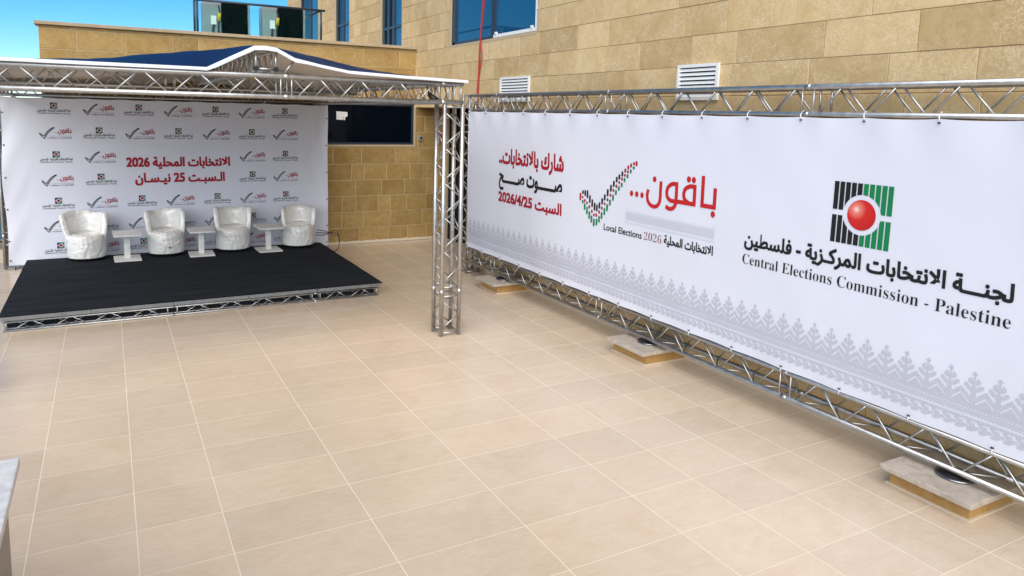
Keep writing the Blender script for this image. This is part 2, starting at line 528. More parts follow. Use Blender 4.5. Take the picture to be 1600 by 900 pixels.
# window openings
def window(parent, a, b, z0, z1, mull, screen=None, transoms=(), dark=0):
    dp = 0.10
    f = MB()
    t = 0.055
    x0, x1 = XW + 0.03, XW + dp
    f.box((x0, a, z0), (x1, a + t, z1)); f.box((x0, b - t - 0.10, z0), (x1, b, z1))
    f.box((x0, a + t, z0), (x1, b - t, z0 + t)); f.box((x0, a + t, z1 - t), (x1, b - t, z1))
    for m_ in mull: f.box((x0, m_ - 0.05, z0 + t), (x1, m_ + 0.05, z1 - t))
    edges = [a + t] + [e for m_ in mull for e in (m_ - 0.05, m_ + 0.05)] + [b - t]
    for i in range(0, len(edges), 2):
        for tz in transoms: f.box((x0 + 0.002, edges[i], tz - 0.03), (x1, edges[i + 1], tz + 0.03))
    fr = f.build('window', 'navy_frame', parent)
    rv = MB()
    rv.box((XW - 0.012, a - 0.05, z0 - 0.012), (XW + 0.2, a - 0.0005, z1)); rv.box((XW - 0.012, b + 0.0005, z0 - 0.012), (XW + 0.2, b + 0.05, z1))
    rv.box((XW - 0.012, a - 0.0004, z0 - 0.05), (XW + 0.2, b + 0.0004, z0 - 0.0005)) 
    rv.build('stone_reveal', 'frame_beige', fr)
    for i in range(0, len(edges), 2):
        g = MB(); g.box((x1 - 0.035, edges[i] - 0.01, z0 + 0.04), (x1 - 0.02, edges[i + 1] + 0.01, z1 - 0.04))
        g.build('pane', 'glass_dark' if i // 2 >= len(edges) // 2 - dark else 'glass_blue', fr)
    if screen:
        sc = MB(); c, d = screen
        x2 = XW - 0.004
        sc.box((x2, c, z0 + 0.006), (XW + 0.028, c + 0.045, z1 - 0.02)); 
        sc.box((x2, c + 0.045, z0 + 0.006), (XW + 0.028, d, z0 + 0.06))
        for yy in (c + 0.12, d - 0.12): sc.box((x2 - 0.02, yy, z0 + 0.06), (XW + 0.02, yy + 0.04, z0 + 0.10))
        sc.box((x2 - 0.015, c - 0.03, z0 + 0.33), (XW + 0.02, c - 0.001, z0 + 0.40))
        sc.build('white_screen_frame', 'white_paint', fr)
    return fr
window(bl, 3.46 * S, 4.605 * S, WZ0, WZ1, [4.01 * S], (3.47 * S, 3.975 * S))
window(bl, 5.53 * S, 6.03 * S, WZ0, WZ1, [5.76 * S, 5.88 * S], None, (1.70 * S,), 2)
window(bl, 6.94 * S, 7.44 * S, WZ0, WZ1, [7.20 * S], None, (1.86 * S,), 1)
window(bl, 8.10 * S, 8.95 * S, WZ0, WZ1, [8.5 * S], None, (), 1)
# recessed doorway in the far end of the wall
XR = 2.40 * S
mb = MB()
mb.box((XR, DOOR[0] - 0.05, 0), (XR + 0.05, YW, DOOR[3]))
dw = mb.build('dark_doorway', 'glass_dark', bl)
mb = MB()
mb.box((XR - 0.05, YW - 0.12, 0.0), (XR - 0.001, YW - 0.02, DOOR[3])); mb.box((XR - 0.05, YW - 1.5, 0), (XR - 0.001, YW - 1.42, DOOR[3]))
mb.build('frame', 'frame_beige', dw)
mb = MB()
mb.box((XW + 0.002, DOOR[0] - 0.10, 0.0), (XR, DOOR[0] - 0.001, DOOR[3])); mb.box((XW + 0.002, DOOR[0], DOOR[3] + 0.002), (XR + 0.4, YW, DOOR[3] + 0.1))
mb.build('doorway_reveal', 'frame_beige', bl)
mb = MB(); mb.box((XW - 0.024, -3.0, 0), (XW - 0.013, DOOR[0] - 0.1, 0.085)); mb.build('skirting', 'grout', bl)

# --- lower end wall at the back, plane y = YW, u runs along +X
ew = thing('end_wall', 'ochre limestone end wall with parapet coping and one dark strip window behind the stage', 'wall')
X0w, X1w, ZT = -0.345 * S, 2.40 * S, 1.478 * S
pb = lambda u, d, z: (u, YW - d, z)
WB = (1.30 * S, 2.115 * S, 0.752 * S, 1.062 * S)
mb = MB(); holed_plate(mb, pb, X0w, X1w, 0, DOOR[3], [WB]); holed_plate(mb, pb, X0w, XW, DOOR[3], ZT, [WB])
mb.box((X0w, YW + 0.3, 0), (XW - 0.05, YW + 0.35, ZT)); mb.box((X0w, YW + 0.001, 0), (X0w + 0.04, YW + 0.299, ZT))
mb.face([(X0w, YW + .001, ZT - .001), (XW, YW + .001, ZT - .001), (XW, YW + .35, ZT - .001), (X0w, YW + .35, ZT - .001)])
mb.build('wall_core', 'pale_mortar', ew)
rng = random.Random(11)
mb = MB()
stone_blocks(mb, pb, X0w, X1w - 0.05, ROW0 + 0.03, ROW0 + 8.55 * ROW, [(WB[0] - 0.03, WB[1] + 0.035, WB[2] - 0.04, WB[3] + 0.035)], rng, 0.28, 0.85, 0.008, 0.014)
stone_blocks(mb, pb, X0w, XW - 0.01, ROW0 + 8.55 * ROW, ZT, [WB], rng, 0.45, 0.95, 0.008, 0.011)
mb.build('stone_facing', 'stone_ochre', ew)
mb = MB(); mb.box((X0w - 0.06, YW - 0.07, ZT + 0.001), (XW - 0.013, YW + 0.42, ZT + 0.062))
bevel(mb.build('coping', 'coping', ew), 0.008)
mb = MB()
mb.grid(lambda u, v: (X0w + u * (X1w - X0w - .06), YW - 0.013 - (0.03 if v < .99 else 0), (0.005 + v * (0.055 + 0.022 * noise.noise(Vector((u * 90, 3, 0)))))), 160, 2)
mb.build('cement_skirting', 'grout', ew)
fr = MB(); t = 0.045
a, b, c, d = WB
fr.box((a, YW + 0.02, c), (a + t, YW + 0.09, d)); fr.box((b - t, YW + 0.02, c), (b, YW + 0.09, d))
fr.box((a + t, YW + 0.02, c), (b - t, YW + 0.09, c + t)); fr.box((a + t, YW + 0.02, d - t), (b - t, YW + 0.09, d))
fw = fr.build('window', 'navy_frame', ew)
g = MB(); g.box((a + t - .005, YW + 0.06, c + t - .005), (b - t + .005, YW + 0.07, d - t + .005)); g.build('pane', 'glass_dark', fw)
g = MB(); g.box((a - .03, YW - 0.02, c - .04), (b + .035, YW + 0.1, c - .001)); g.box((b + .001, YW - 0.02, c), (b + .035, YW + 0.1, d + .035)); g.box((a - .03, YW - .02, d + .001), (b, YW + .1, d + .035))
g.build('sill_surround', 'frame_beige', fw)
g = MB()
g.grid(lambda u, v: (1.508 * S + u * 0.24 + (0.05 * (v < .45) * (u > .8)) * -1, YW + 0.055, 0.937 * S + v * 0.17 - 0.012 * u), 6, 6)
g.build('white_patch', 'white_paint', fw)  # small flat white patch set just in front of the dark pane

# --- low wall beside the camera (lower left)
lw = thing('low_wall', 'low grey wall with pale marble cap at the lower left edge', 'wall')
mb = MB(); mb.box((-3.2, -4, 0.0), (-0.181 * S, 1.452 * S, 0.332 * S)); mb.build('wall_panel', 'panel_grey', lw)
mb = MB(); mb.box((-3.26, -4, 0.3335 * S), (-0.1645 * S, 1.507 * S, 0.3505 * S)); bevel(mb.build('marble_cap', 'marble_pale', lw), 0.008)

# --- balustrade on the open far left side
rl = thing('terrace_railing', 'metal railing with blue panels glimpsed past the left edge of the stage backdrop', 'railing')
yR = 16.6
mb = MB()
for zz, rr in ((1.62, 0.035), (1.1, 0.02), (0.62, 0.02), (0.16, 0.025)): mb.tube((-9, yR, zz), (-1.1, yR, zz), rr)
mb.build('rail', 'steel', rl)
for k in range(8):
    mb = MB(); xx = -1.15 - k * 1.1; mb.tube((xx, yR, 0), (xx, yR, 1.62), 0.03); mb.build('post', 'black', rl)
for k in range(7):
    mb = MB(); xx = -1.2 - k * 1.1; mb.box((xx - 1.0, yR + 0.03, 0.2), (xx, yR + 0.042, 1.55)); mb.build('glass_panel', 'glass_blue', rl)
mb = MB(); mb.box((-14, YW + 0.3, -0.25), (-0.9, 18, 0.0)); tag(mb.build('terrace_path', 'grout'), None, None, kind='structure')

# ------------------------------------------------------------------ trusses
def truss(name, p0, p1, side, up, parent, w=0.24, h=0.24, R=0.025, r=0.009, pitch=0.5, joints=(), faces=(1, 1, 1, 1), phase=0.0):
    """box truss: p0, p1 = axis of the first chord; side, up = unit vectors to the other chords"""
    p0, p1, side, up = Vector(p0), Vector(p1), Vector(side) * w, Vector(up) * h
    L = (p1 - p0).length; ax = (p1 - p0) / L
    offs = [Vector((0, 0, 0)), side, side + up, up]
    root = bpy.data.objects.new(name, None); COL.objects.link(root); root.parent = parent
    for o in offs:
        mb = MB(); mb.tube(p0 + o, p1 + o, R, 10)
        for j in joints: mb.tube(p0 + o + ax * (j - 0.03), p0 + o + ax * (j + 0.03), R * 1.07, 10)
        mb.build('chord', 'alu', root)
    stops = [0.03] + [x for j in joints for x in (j - 0.06, j + 0.06)] + [L - 0.03]
    for fi in range(4):
        if not faces[fi]: continue
        a, b = offs[fi], offs[(fi + 1) % 4]
        for i in range(0, len(stops), 2):
            mb = MB()
            s0, s1 = stops[i], stops[i + 1]
            for e in (s0, s1): mb.tube(p0 + a + ax * e, p0 + b + ax * e, r * 1.15, 6)
            n = max(1, round((s1 - s0 - 0.1) / (pitch / 2)))
            st = (s1 - s0 - 0.1) / n
            for k in range(n):
                u0 = s0 + 0.05 + k * st + 0.012; u1 = s0 + 0.05 + (k + 1) * st - 0.012
                fl = (k + fi) % 2
                q0, q1 = (a, b) if fl == 0 else (b, a)
                mb.tube(p0 + q0 + ax * u0, p0 + q1 + ax * u1, r, 6)
            mb.build('web', 'alu', root)
    return root

# ------------------------------------------------------------------ stage
SX0, SX1, SY0, SY1, SZ = -0.442 * S, 1.300 * S, 3.66 * S, 4.985 * S, 0.0725 * S
st = thing('stage', 'low stage with black carpet on a silver truss base', 'stage', loc=(0, 0, 0))
nd = 5; dwid = (SX1 - SX0) / nd
for i in range(nd):
    for j in range(2):
        mb = MB()
        y0 = SY0 + 0.002 + j * (SY1 - SY0) / 2
        mb.box((SX0 + i * dwid + 0.003, y0, SZ - 0.060), (SX0 + (i + 1) * dwid - 0.003, y0 + (SY1 - SY0) / 2 - 0.006, SZ - 0.010))
        mb.build('deck_panel', 'alu_dull', st)
def carp(u, v):
    x = SX0 - 0.02 + u * (SX1 - SX0 + 0.06); y = SY0 + 0.012 + v * (SY1 - SY0 - 0.02)
    e = max(0, (x - SX1 + 0.03) / 0.07)
    return (x, y, SZ - 0.002 + 0.003 * noise.noise(Vector((x * 2, y * 2, 0))) - 0.004 * e)
mb = MB(); mb.grid(carp, 60, 50)
nv = len(mb.v); mb.grid(lambda u, v: Vector(carp(u, v)) - Vector((0, 0, 0.007)), 60, 50)
mb.build('carpet', 'carpet', st)
zc = 0.012
tj = [((-0.105 + .348 * k) + 0.442) * S for k in (1, 3)]
truss('front_truss', (SX0 + .02, SY0 + 0.03, zc), (SX1 - .03, SY0 + 0.03, zc), (0, 1, 0), (0, 0, 1), st, 0.11, 0.112, 0.0125, 0.006, 0.45, tj)
truss('rear_truss', (SX0 + .02, SY1 - 0.2, zc), (SX1 - .03, SY1 - 0.2, zc), (0, 1, 0), (0, 0, 1), st, 0.11, 0.112, 0.0125, 0.006, 0.45, tj)
for xx in (SX0 + .02, SX1 - 0.145):
    truss('side_truss', (xx, SY0 + 0.16, zc), (xx, SY1 - 0.22, zc), (1, 0, 0), (0, 0, 1), st, 0.11, 0.112, 0.0125, 0.006, 0.45)
for i in range(1, 5):
    for yy in (SY0 + 1.9, SY0 + 0.9, SY0 + 2.9):
        mb = MB(); mb.box((SX0 + i * dwid - .03, yy, 0), (SX0 + i * dwid + .03, yy + .06, SZ - .062)); mb.build('support_foot', 'black', st)
mb = MB(); mb.box((SX0 + .05, SY0 + .165, 0.002), (SX1 - .05, SY0 + .17, SZ - .062)); mb.build('darkening_sheet', 'carpet', st)  # black sheet added behind the front truss to keep the understage dark

# ------------------------------------------------------------------ canopy
cn = thing('canopy', 'aluminium truss canopy with navy roof cover over the stage', 'canopy')
CX0, CX1, CY0, CY1 = -0.57 * S, 1.302 * S, 2.86 * S, 5.095 * S
W = 0.0865 * S
CH = 0.0785 * S
ZB = 1.049 * S
truss('front_truss', (CX0, CY0, ZB), (CX1 + W, CY0, ZB), (0, 1, 0), (0, 0, 1), cn, W, CH, 0.027, 0.0095, 0.52, [(0.625 + 0.57) * S, (1.302 + 0.57) * S - .02])
truss('rear_truss', (CX0, CY1, ZB), (CX1 + W, CY1, ZB), (0, 1, 0), (0, 0, 1), cn, W, CH, 0.027, 0.0095, 0.52, [2.4, 4.4])
truss('side_truss', (CX1, CY0 + W + .03, ZB), (CX1, CY1 - .03, ZB), (1, 0, 0), (0, 0, 1), cn, W, CH, 0.025, 0.0095, 0.52, [2.5, 4.5])
truss('side_truss', (CX0, CY0 + W + .03, ZB), (CX0, CY1 - .03, ZB), (1, 0, 0), (0, 0, 1), cn, W, CH, 0.025, 0.0095, 0.52, [2.5, 4.5])
ZRb, ZRt = 1.147 * S, 1.224 * S
truss('ridge_truss', (0.515 * S, CY0 + 0.25, ZRb), (0.515 * S, CY1 - .05, ZRb), (1, 0, 0), (0, 0, 1), cn, 0.075 * S, ZRt - ZRb, 0.02, 0.009, 0.36, [2.0, 4.0])
truss('middle_truss', (CX0 + W + .03, 4.0 * S, ZB + W * 0.55), (CX1 - .03, 4.0 * S, ZB + W * 0.55), (0, 1, 0), (0, 0, 1), cn, W, W, 0.02, 0.009, 0.5, [2.2])
for (x, y) in ((CX1, CY0), (CX0, CY0), (CX1, CY1), (CX0, CY1)):
    truss('column', (x, y, 0.012), (x, y, ZB - 0.03), (1, 0, 0), (0, 1, 0), cn, W, W, 0.028, 0.0095, 0.42, [0.20 * S])
    c = bpy.data.objects[-1]
# roof
FP = [(-0.60, 1.143), (-0.30, 1.143), (0.335, 1.143), (0.425, 1.19), (0.505, 1.231), (0.545, 1.2335), (0.588, 1.229), (0.657, 1.194), (0.76, 1.174), (0.875, 1.156), (1.10, 1.148), (1.405, 1.141)]
def prof(P, x):
    if x <= P[0][0]: return P[0][1]
    for (a, b), (c, d) in zip(P, P[1:]):
        if x <= c: return b + (d - b) * (x - a) / (c - a)
    return P[-1][1]
TP = [(-0.60, 1.143), (-0.05, 1.166), (0.515, 1.250), (0.63, 1.252), (0.76, 1.228), (0.98, 1.190), (1.405, 1.143)]
def roof(u, v, dz=0.0):
    x = -0.60 + u * 2.005
    y = 2.845 + (5.2 - 2.845) * v
    t = min(1, max(0, (y - 2.845) / 0.28)); t = t * t * (3 - 2 * t)
    z = prof(FP, x) * (1 - t) + prof(TP, x) * t
    wr = 0.007 * noise.noise(Vector((x * 3.2, y * 2.2 + x * 4, 1.3))) * min(1, (y - 2.845) * 8) + 0.005 * noise.noise(Vector((x * 9 + y * 16, y * 3, 7))) * min(1, (y - 2.845) * 6)
    return (x * S, y * S, (z + wr) * S + dz)
mb = MB(); mb.grid(lambda u, v: roof(u, v, 0.008), 150, 60); mb.build('roof_cover', 'navy', cn)
mb = MB(); mb.grid(lambda u, v: roof(u, v, -0.004), 150, 60); mb.build('roof_lining', 'lining', cn)
mb = MB()
mb.grid(lambda u, v: ((-0.60 + u * 2.005) * S, (5.195 + 0.004 * noise.noise(Vector((u * 30, v, 1)))) * S, (prof(TP, -0.60 + u * 2.005) - 0.002 - v * 0.075) * S), 80, 4)
mb.build('rear_flap', 'lining', cn)
xs = sorted({*[p[0] for p in FP], *[-0.60 + 2.005 * k / 60 for k in range(61)]})
mb = MB()
def val(x, k):
    z = prof(FP, x)
    drop = 0.0105 + 0.0045 * (min(1, max(0, (x - 0.33) / 0.04)) * min(1, max(0, (0.72 - x) / 0.06))) + 0.0008 * noise.noise(Vector((x * 9, 0, 2)))
    wv = 0.0014 * noise.noise(Vector((x * 11, k, 5)))
    return (x * S, (2.842 - wv - 0.0005) * S, (z + 0.003 - drop * k) * S)
for a, b in zip(xs, xs[1:]):
    for k0, k1 in ((0, .35), (.35, .7), (.7, 1)):
        mb.face([val(a, k1), val(b, k1), val(b, k0), val(a, k0)], 0, True)
    A, B = Vector(val(a, 0)), Vector(val(b, 0))
    mb.face([A, B, B + Vector((0, .03, .006)), A + Vector((0, .03, .006))], 0, True)
o = mb.build('valance', 'valance', cn)
b_ = bmesh.new(); b_.from_mesh(o.data); bmesh.ops.remove_doubles(b_, verts=b_.verts, dist=1e-5); b_.to_mesh(o.data); b_.free()
mb = MB()
mb.tube((0.515 * S, CY0 + .05, 1.142 * S), (0.515 * S, CY0 + .05, 1.228 * S), 0.018); mb.tube((0.59 * S, CY0 + .05, 1.142 * S), (0.59 * S, CY0 + .05, 1.226 * S), 0.018)
mb.tube((0.515 * S, CY0 + .05, 1.153 * S), (0.59 * S, CY0 + .05, 1.153 * S), 0.016)
mb.tube((0.62 * S, CY0 + .02, 1.14 * S), (0.655 * S, CY0 + .02, 1.186 * S), 0.012)
mb.build('gable_brace', 'alu', cn)
for x in (0.515, 0.59):
    mb = MB(); mb.path([(x * S, CY0 + .01, 1.153 * S), (x * S, CY0 + .09, 1.153 * S)], 0.026, 12)
    mb.build('clamp', 'black', cn)

# ------------------------------------------------------------------ text and prints
AR = {'ا': 'ﺍﺎﺍﺎ', 'ب': 'ﺏﺐﺑﺒ', 'ت': 'ﺕﺖﺗﺘ', 'ة': 'ﺓﺔﺓﺔ', 'ج': 'ﺝﺞﺟﺠ', 'ح': 'ﺡﺢﺣﺤ', 'خ': 'ﺥﺦﺧﺨ', 'ر': 'ﺭﺮﺭﺮ', 'ز': 'ﺯﺰﺯﺰ', 'س': 'ﺱﺲﺳﺴ', 'ش': 'ﺵﺶﺷﺸ', 'ص': 'ﺹﺺﺻﺼ', 'ط': 'ﻁﻂﻃﻄ', 'ف': 'ﻑﻒﻓﻔ', 'ق': 'ﻕﻖﻗﻘ', 'ك': 'ﻙﻚﻛﻜ', 'ل': 'ﻝﻞﻟﻠ', 'م': 'ﻡﻢﻣﻤ', 'ن': 'ﻥﻦﻧﻨ', 'و': 'ﻭﻮﻭﻮ', 'ي': 'ﻱﻲﻳﻴ', 'ـ': 'ــــ'}
NOJ = set('اةرزو ')
def shape_ar(s):
    out = []; i = 0
    while i < len(s):
        ch = s[i]
        if ch not in AR:
            out.append(ch); i += 1; continue
        pj = i > 0 and s[i - 1] in AR and s[i - 1] not in NOJ
        if ch == 'ل' and i + 1 < len(s) and s[i + 1] == 'ا':
            out.append('ﻼ' if pj else 'ﻻ'); i += 2; continue
        nj = i + 1 < len(s) and s[i + 1] in AR and ch not in NOJ
        out.append(AR[ch][(1 if pj else 0) if not nj else (3 if pj else 2)]); i += 1
    r = ''.join(reversed(out))
    return re.sub(r'[0-9/]+', lambda k: k.group(0)[::-1], r)
def serif(s):
    return ''.join(chr(0x1D400 + ord(c) - 65) if 'A' <= c <= 'Z' else chr(0x1D41A + ord(c) - 97) if 'a' <= c <= 'z' else chr(0x1D7CE + int(c)) if c.isdigit() else c for c in s)

def text_shape(s, offset=0.0, res=4):
    """outline of a line of writing: (vertices 2D, faces, island index)"""
    cu = bpy.data.curves.new('lettering', 'FONT')
    cu.body = s; cu.size = 1; cu.offset = offset; cu.resolution_u = res
    ob = bpy.data.objects.new('lettering', cu)
    COL.objects.link(ob)
    dg = bpy.context.evaluated_depsgraph_get(); dg.update()
    me = bpy.data.meshes.new_from_object(ob.evaluated_get(dg))
    vs_ = [(v.co.x, v.co.y) for v in me.vertices]; fs = [tuple(p.vertices) for p in me.polygons]
    bpy.data.objects.remove(ob); bpy.data.curves.remove(cu); bpy.data.meshes.remove(me)
    par = list(range(len(vs_)))
    def find(a):
        while par[a] != a:
            par[a] = par[par[a]]; a = par[a]
        return a
    for f in fs:
        for k in f[1:]: par[find(k)] = find(f[0])
    ids = {}
    isl = [ids.setdefault(find(i), len(ids)) for i in range(len(vs_))]
    return vs_, fs, isl

class Print:
    """flat print on a cloth: 2D shapes in (u, v) placed by surf(u, v, lift)"""
    def __init__(s, surf):
        s.surf = surf; s.mb = MB()
    def poly(s, pts, mi=0, lift=0.0):
        s.mb.face([s.surf(u, v, 0.004 + lift) for u, v in pts], mi)
    def rect(s, a, c, b, d, mi=0, lift=0.0):
        s.poly([(a, c), (b, c), (b, d), (a, d)], mi, lift)
    def bold(s, txt, u0, u1, base, mi, d, **kw):
        for k, (du, dv) in enumerate(((-d, -d), (d, -d), (-d, d), (d, d), (0, 0))):
            s.text(txt, u0 + d + du, u1 - d + du, base + dv, mi, lift=0.0001 * k, **kw)
    def text(s, txt, u0, u1, base, mi=0, ys=1.0, offset=0.0, lift=0.0, height=None, res=4):
        vs_, fs, isl = text_shape(txt, offset, res)
        x0 = min(v[0] for v in vs_); x1 = max(v[0] for v in vs_)
        k = (u1 - u0) / (x1 - x0)
        ky = k * ys if height is None else height / 0.72
        q = len(s.mb.v)
        s.mb.v += [s.surf(u0 + (x - x0) * k, base + y * ky, 0.004 + lift + 0.0005 * (isl[i] % 4)) for i, (x, y) in enumerate(vs_)]
        for f in fs:
            s.mb.f.append(tuple(q + i for i in f)); s.mb.mi.append(mi); s.mb.sm.append(False)
    def stroke(s, pts, w, mi=0, lift=0.0, closed=False):
        pts = [Vector(p) for p in pts]
        n = len(pts)
        L, R_ = [], []
        for i, p in enumerate(pts):
            if closed:
                a, b = pts[i - 1], pts[(i + 1) % n]
            else:
                a, b = pts[max(0, i - 1)], pts[min(n - 1, i + 1)]
            d0 = (p - a).normalized() if (p - a).length > 1e-9 else (b - p).normalized()
            d1 = (b - p).normalized() if (b - p).length > 1e-9 else d0
            t = (d0 + d1)
            t = t.normalized() if t.length > 1e-6 else d0
            nrm = Vector((-t.y, t.x))
            c = max(0.45, nrm.dot(Vector((-d1.y, d1.x))))
            L.append(p + nrm * (w / 2 / c)); R_.append(p - nrm * (w / 2 / c))
        m_ = n if closed else n - 1
        for i in range(m_):
            j = (i + 1) % n
            s.poly([L[i], R_[i], R_[j], L[j]], mi, lift)
    def disc(s, u, v, r, mi=0, lift=0.0, n=20, rv=None):
        rv = rv or r
        s.poly([(u + r * math.cos(2 * math.pi * k / n), v + rv * math.sin(2 * math.pi * k / n)) for k in range(n)], mi, lift)
    def capsule(s, u, v, w, h, mi=0, n=8):
        r = min(w, h) / 2
        pts = [(u + r * math.cos(math.pi * k / n), v + (h / 2 - r) + r * math.sin(math.pi * k / n)) for k in range(n + 1)]
        pts += [(u - r * math.cos(math.pi * k / n), v - (h / 2 - r) - r * math.sin(math.pi * k / n)) for k in range(n + 1)]
        s.poly(pts, mi)
    def build(s, name, mats, parent):
        return s.mb.build(name, mats, parent)
def smooth_path(pts, n=6):
    pts = [Vector(p) for p in pts]; out = []
    for i in range(len(pts) - 1):
        p0 = pts[max(0, i - 1)]; p1 = pts[i]; p2 = pts[i + 1]; p3 = pts[min(len(pts) - 1, i + 2)]
        for k in range(n):
            t = k / n
            out.append(0.5 * ((2 * p1) + (p2 - p0) * t + (2 * p0 - 5 * p1 + 4 * p2 - p3) * t * t + (3 * p1 - p0 - 3 * p2 + p3) * t ** 3))
    out.append(pts[-1])
    return out

# ------------------------------------------------------------------ long banner on the right
XB, YB0 = 1.98 * S, 3.96 * S
BU1, BV0, BV1 = 11.4, 0.515, 2.91
bf = thing('banner_frame', 'silver box truss frame standing along the right wall and carrying the long banner', 'truss frame')
zl, zu = 0.084 * S, 1.025 * S
J = [(3.96 - y) * S for y in (3.62, 2.585, 1.552, 0.52)]
truss('lower_truss', (XB + 0.0, YB0 + .04, zl), (XB, YB0 - 11.5, zl), (1, 0, 0), (0, 0, 1), bf, W, W, 0.025, 0.009, 0.49, J)
truss('upper_truss', (XB + 0.0, YB0 + .04, zu), (XB, YB0 - 11.5, zu), (1, 0, 0), (0, 0, 1), bf, W, W, 0.027, 0.009, 0.49, J)
truss('upright_truss', (XB, YB0 + .06, 0.0), (XB, YB0 + .06, zu + W + .03), (1, 0, 0), (0, 1, 0), bf, W, W, 0.022, 0.009, 0.42, [0.55, 2.6])
truss('upright_truss', (XB, YB0 - 11.8, 0.0), (XB, YB0 - 11.8, zu + W + .03), (1, 0, 0), (0, 1, 0), bf, W, W, 0.022, 0.009, 0.42, [0.55, 2.6])

TIE = 0.62
def sag(u, ends=False):
    t = (u / TIE) % 1.0
    return 4 * t * (1 - t)
def bsurf(u, v, lift=0.0):
    top = max(0.0, (v - BV1 + 0.45) / 0.45); bot = max(0.0, (BV0 + 0.35 - v) / 0.35)
    d = 0.007 * noise.noise(Vector((u * 0.7, v * 0.6, 0.3))) + 0.003 * noise.noise(Vector((u * 2.4 + v, v * 1.2, 2.2)))
    d += top ** 2 * (0.009 * math.sin(u / TIE * 2 * math.pi) + 0.012 * noise.noise(Vector((u * 4, v * 1.5, 3))))
    d += bot ** 2 * 0.004 * math.sin(u / TIE * 2 * math.pi + 1)
    e = max(0.0, 1 - u / 0.35)
    d += e * e * 0.008 * noise.noise(Vector((u * 8, v * 7, 5)))
    return (XB - 0.030 - d - lift, YB0 - u, v)
def bcloth(s_, t_):
    u = s_ * BU1; v = BV0 + t_ * (BV1 - BV0)
    if t_ > 0.9: v -= (t_ - 0.9) / 0.1 * 0.010 * sag(u)
    if t_ < 0.1: v += (0.1 - t_) / 0.1 * 0.005 * sag(u)
    return bsurf(u, v)
bn = thing('printed_banner', 'long white election banner laced to the truss frame along the right wall', 'banner')
mb = MB(); mb.grid(bcloth, 420, 60)
mb.build('banner_cloth', 'vinyl', bn)
k = 0
while k * TIE < BU1:
    for top in (0, 1):
        u = k * TIE + (0.05 if k == 0 else 0)
        a = Vector(bsurf(u, BV1 - 0.03 if top else BV0 + 0.03, 0.008))
        zz = zu if top else zl + W
        mb = MB()
        mb.path([a, a + Vector((-.008, 0, .04 if top else -.04)), (XB - 0.034, a.y + .01, zz), (XB, a.y + .012, zz + (.033 if top else .033)), (XB + .034, a.y + .008, zz)], 0.005, 5)
        mb.path([a + Vector((-.006, -.012, 0)), a + Vector((-.006, .008, 0))], 0.007, 6, 1)
        mb.build('elastic_tie', ['white_paint', 'black'], bn)
    k += 1

# red and black slogan, far end
p = Print(bsurf)
p.bold(shape_ar('شارك بالانتخابات..'), 1.125, 3.0, 2.098, 0, 0.007, offset=0.012, height=0.225)
p.bold(shape_ar('السبت 2026/4/25'), 1.135, 2.985, 1.474, 0, 0.006, offset=0.012, height=0.155)
p.bold(shape_ar('صـــــــوت صـــــــح'), 1.145, 2.98, 1.788, 1, 0.006, offset=0.012, height=0.225)
p.build('slogan_lettering', ['ink_dark_red', 'ink_black'], bn)
# check mark of capsules
CK = dict(k=[(3.478, 1.859, .052), (3.529, 1.853, .08), (3.581, 1.842, .103), (3.638, 1.785, .103), (3.692, 1.736, .1), (3.747, 1.696, .103), (3.798, 1.685, .088), (3.85, 1.725, .082), (3.904, 1.785, .083), (3.955, 1.842, .08), (4.01, 1.908, .091), (4.07, 1.971, .088), (4.124, 2.033, .075), (4.178, 2.091, .069), (4.227, 2.128, .065), (4.284, 2.171, .063)],
  r=[(3.423, 1.793, .1), (3.475, 1.793, .035), (3.524, 1.75, .046), (3.575, 1.725, .04), (3.632, 1.679, .046), (3.692, 1.627, .046), (3.741, 1.587, .04), (3.792, 1.59, .049), (3.85, 1.639, .046), (3.904, 1.696, .043), (3.958, 1.759, .035), (4.013, 1.819, .043), (4.067, 1.882, .043), (4.121, 1.948, .04), (4.176, 2.008, .043), (4.23, 2.059, .037), (4.281, 2.108, .043), (4.336, 2.159, .035), (4.339, 2.216, .051), (4.39, 2.205, .037), (4.393, 2.259, .051), (4.444, 2.288, .052), (4.499, 2.314, .04), (4.545, 2.317, .06)],
  g=[(3.481, 1.73, .048), (3.529, 1.67, .086), (3.584, 1.624, .1), (3.638, 1.57, .1), (3.689, 1.524, .097), (3.744, 1.487, .103), (3.801, 1.499, .088), (3.852, 1.544, .088), (3.904, 1.599, .088), (3.958, 1.659, .089), (4.01, 1.716, .092), (4.064, 1.787, .078), (4.121, 1.856, .077), (4.173, 1.928, .066), (4.227, 1.985, .057), (4.281, 2.033, .057), (4.333, 2.099, .052), (4.387, 2.151, .051), (4.444, 2.216, .051), (4.496, 2.262, .04)])
p = Print(bsurf)
for mi, key in enumerate('krg'):
    for (u, v, h) in CK[key]: p.capsule(u, v, 0.037, h * 1.05, mi)
p.build('check_mark', ['ink_black', 'ink_dark_red', 'ink_green'], bn)
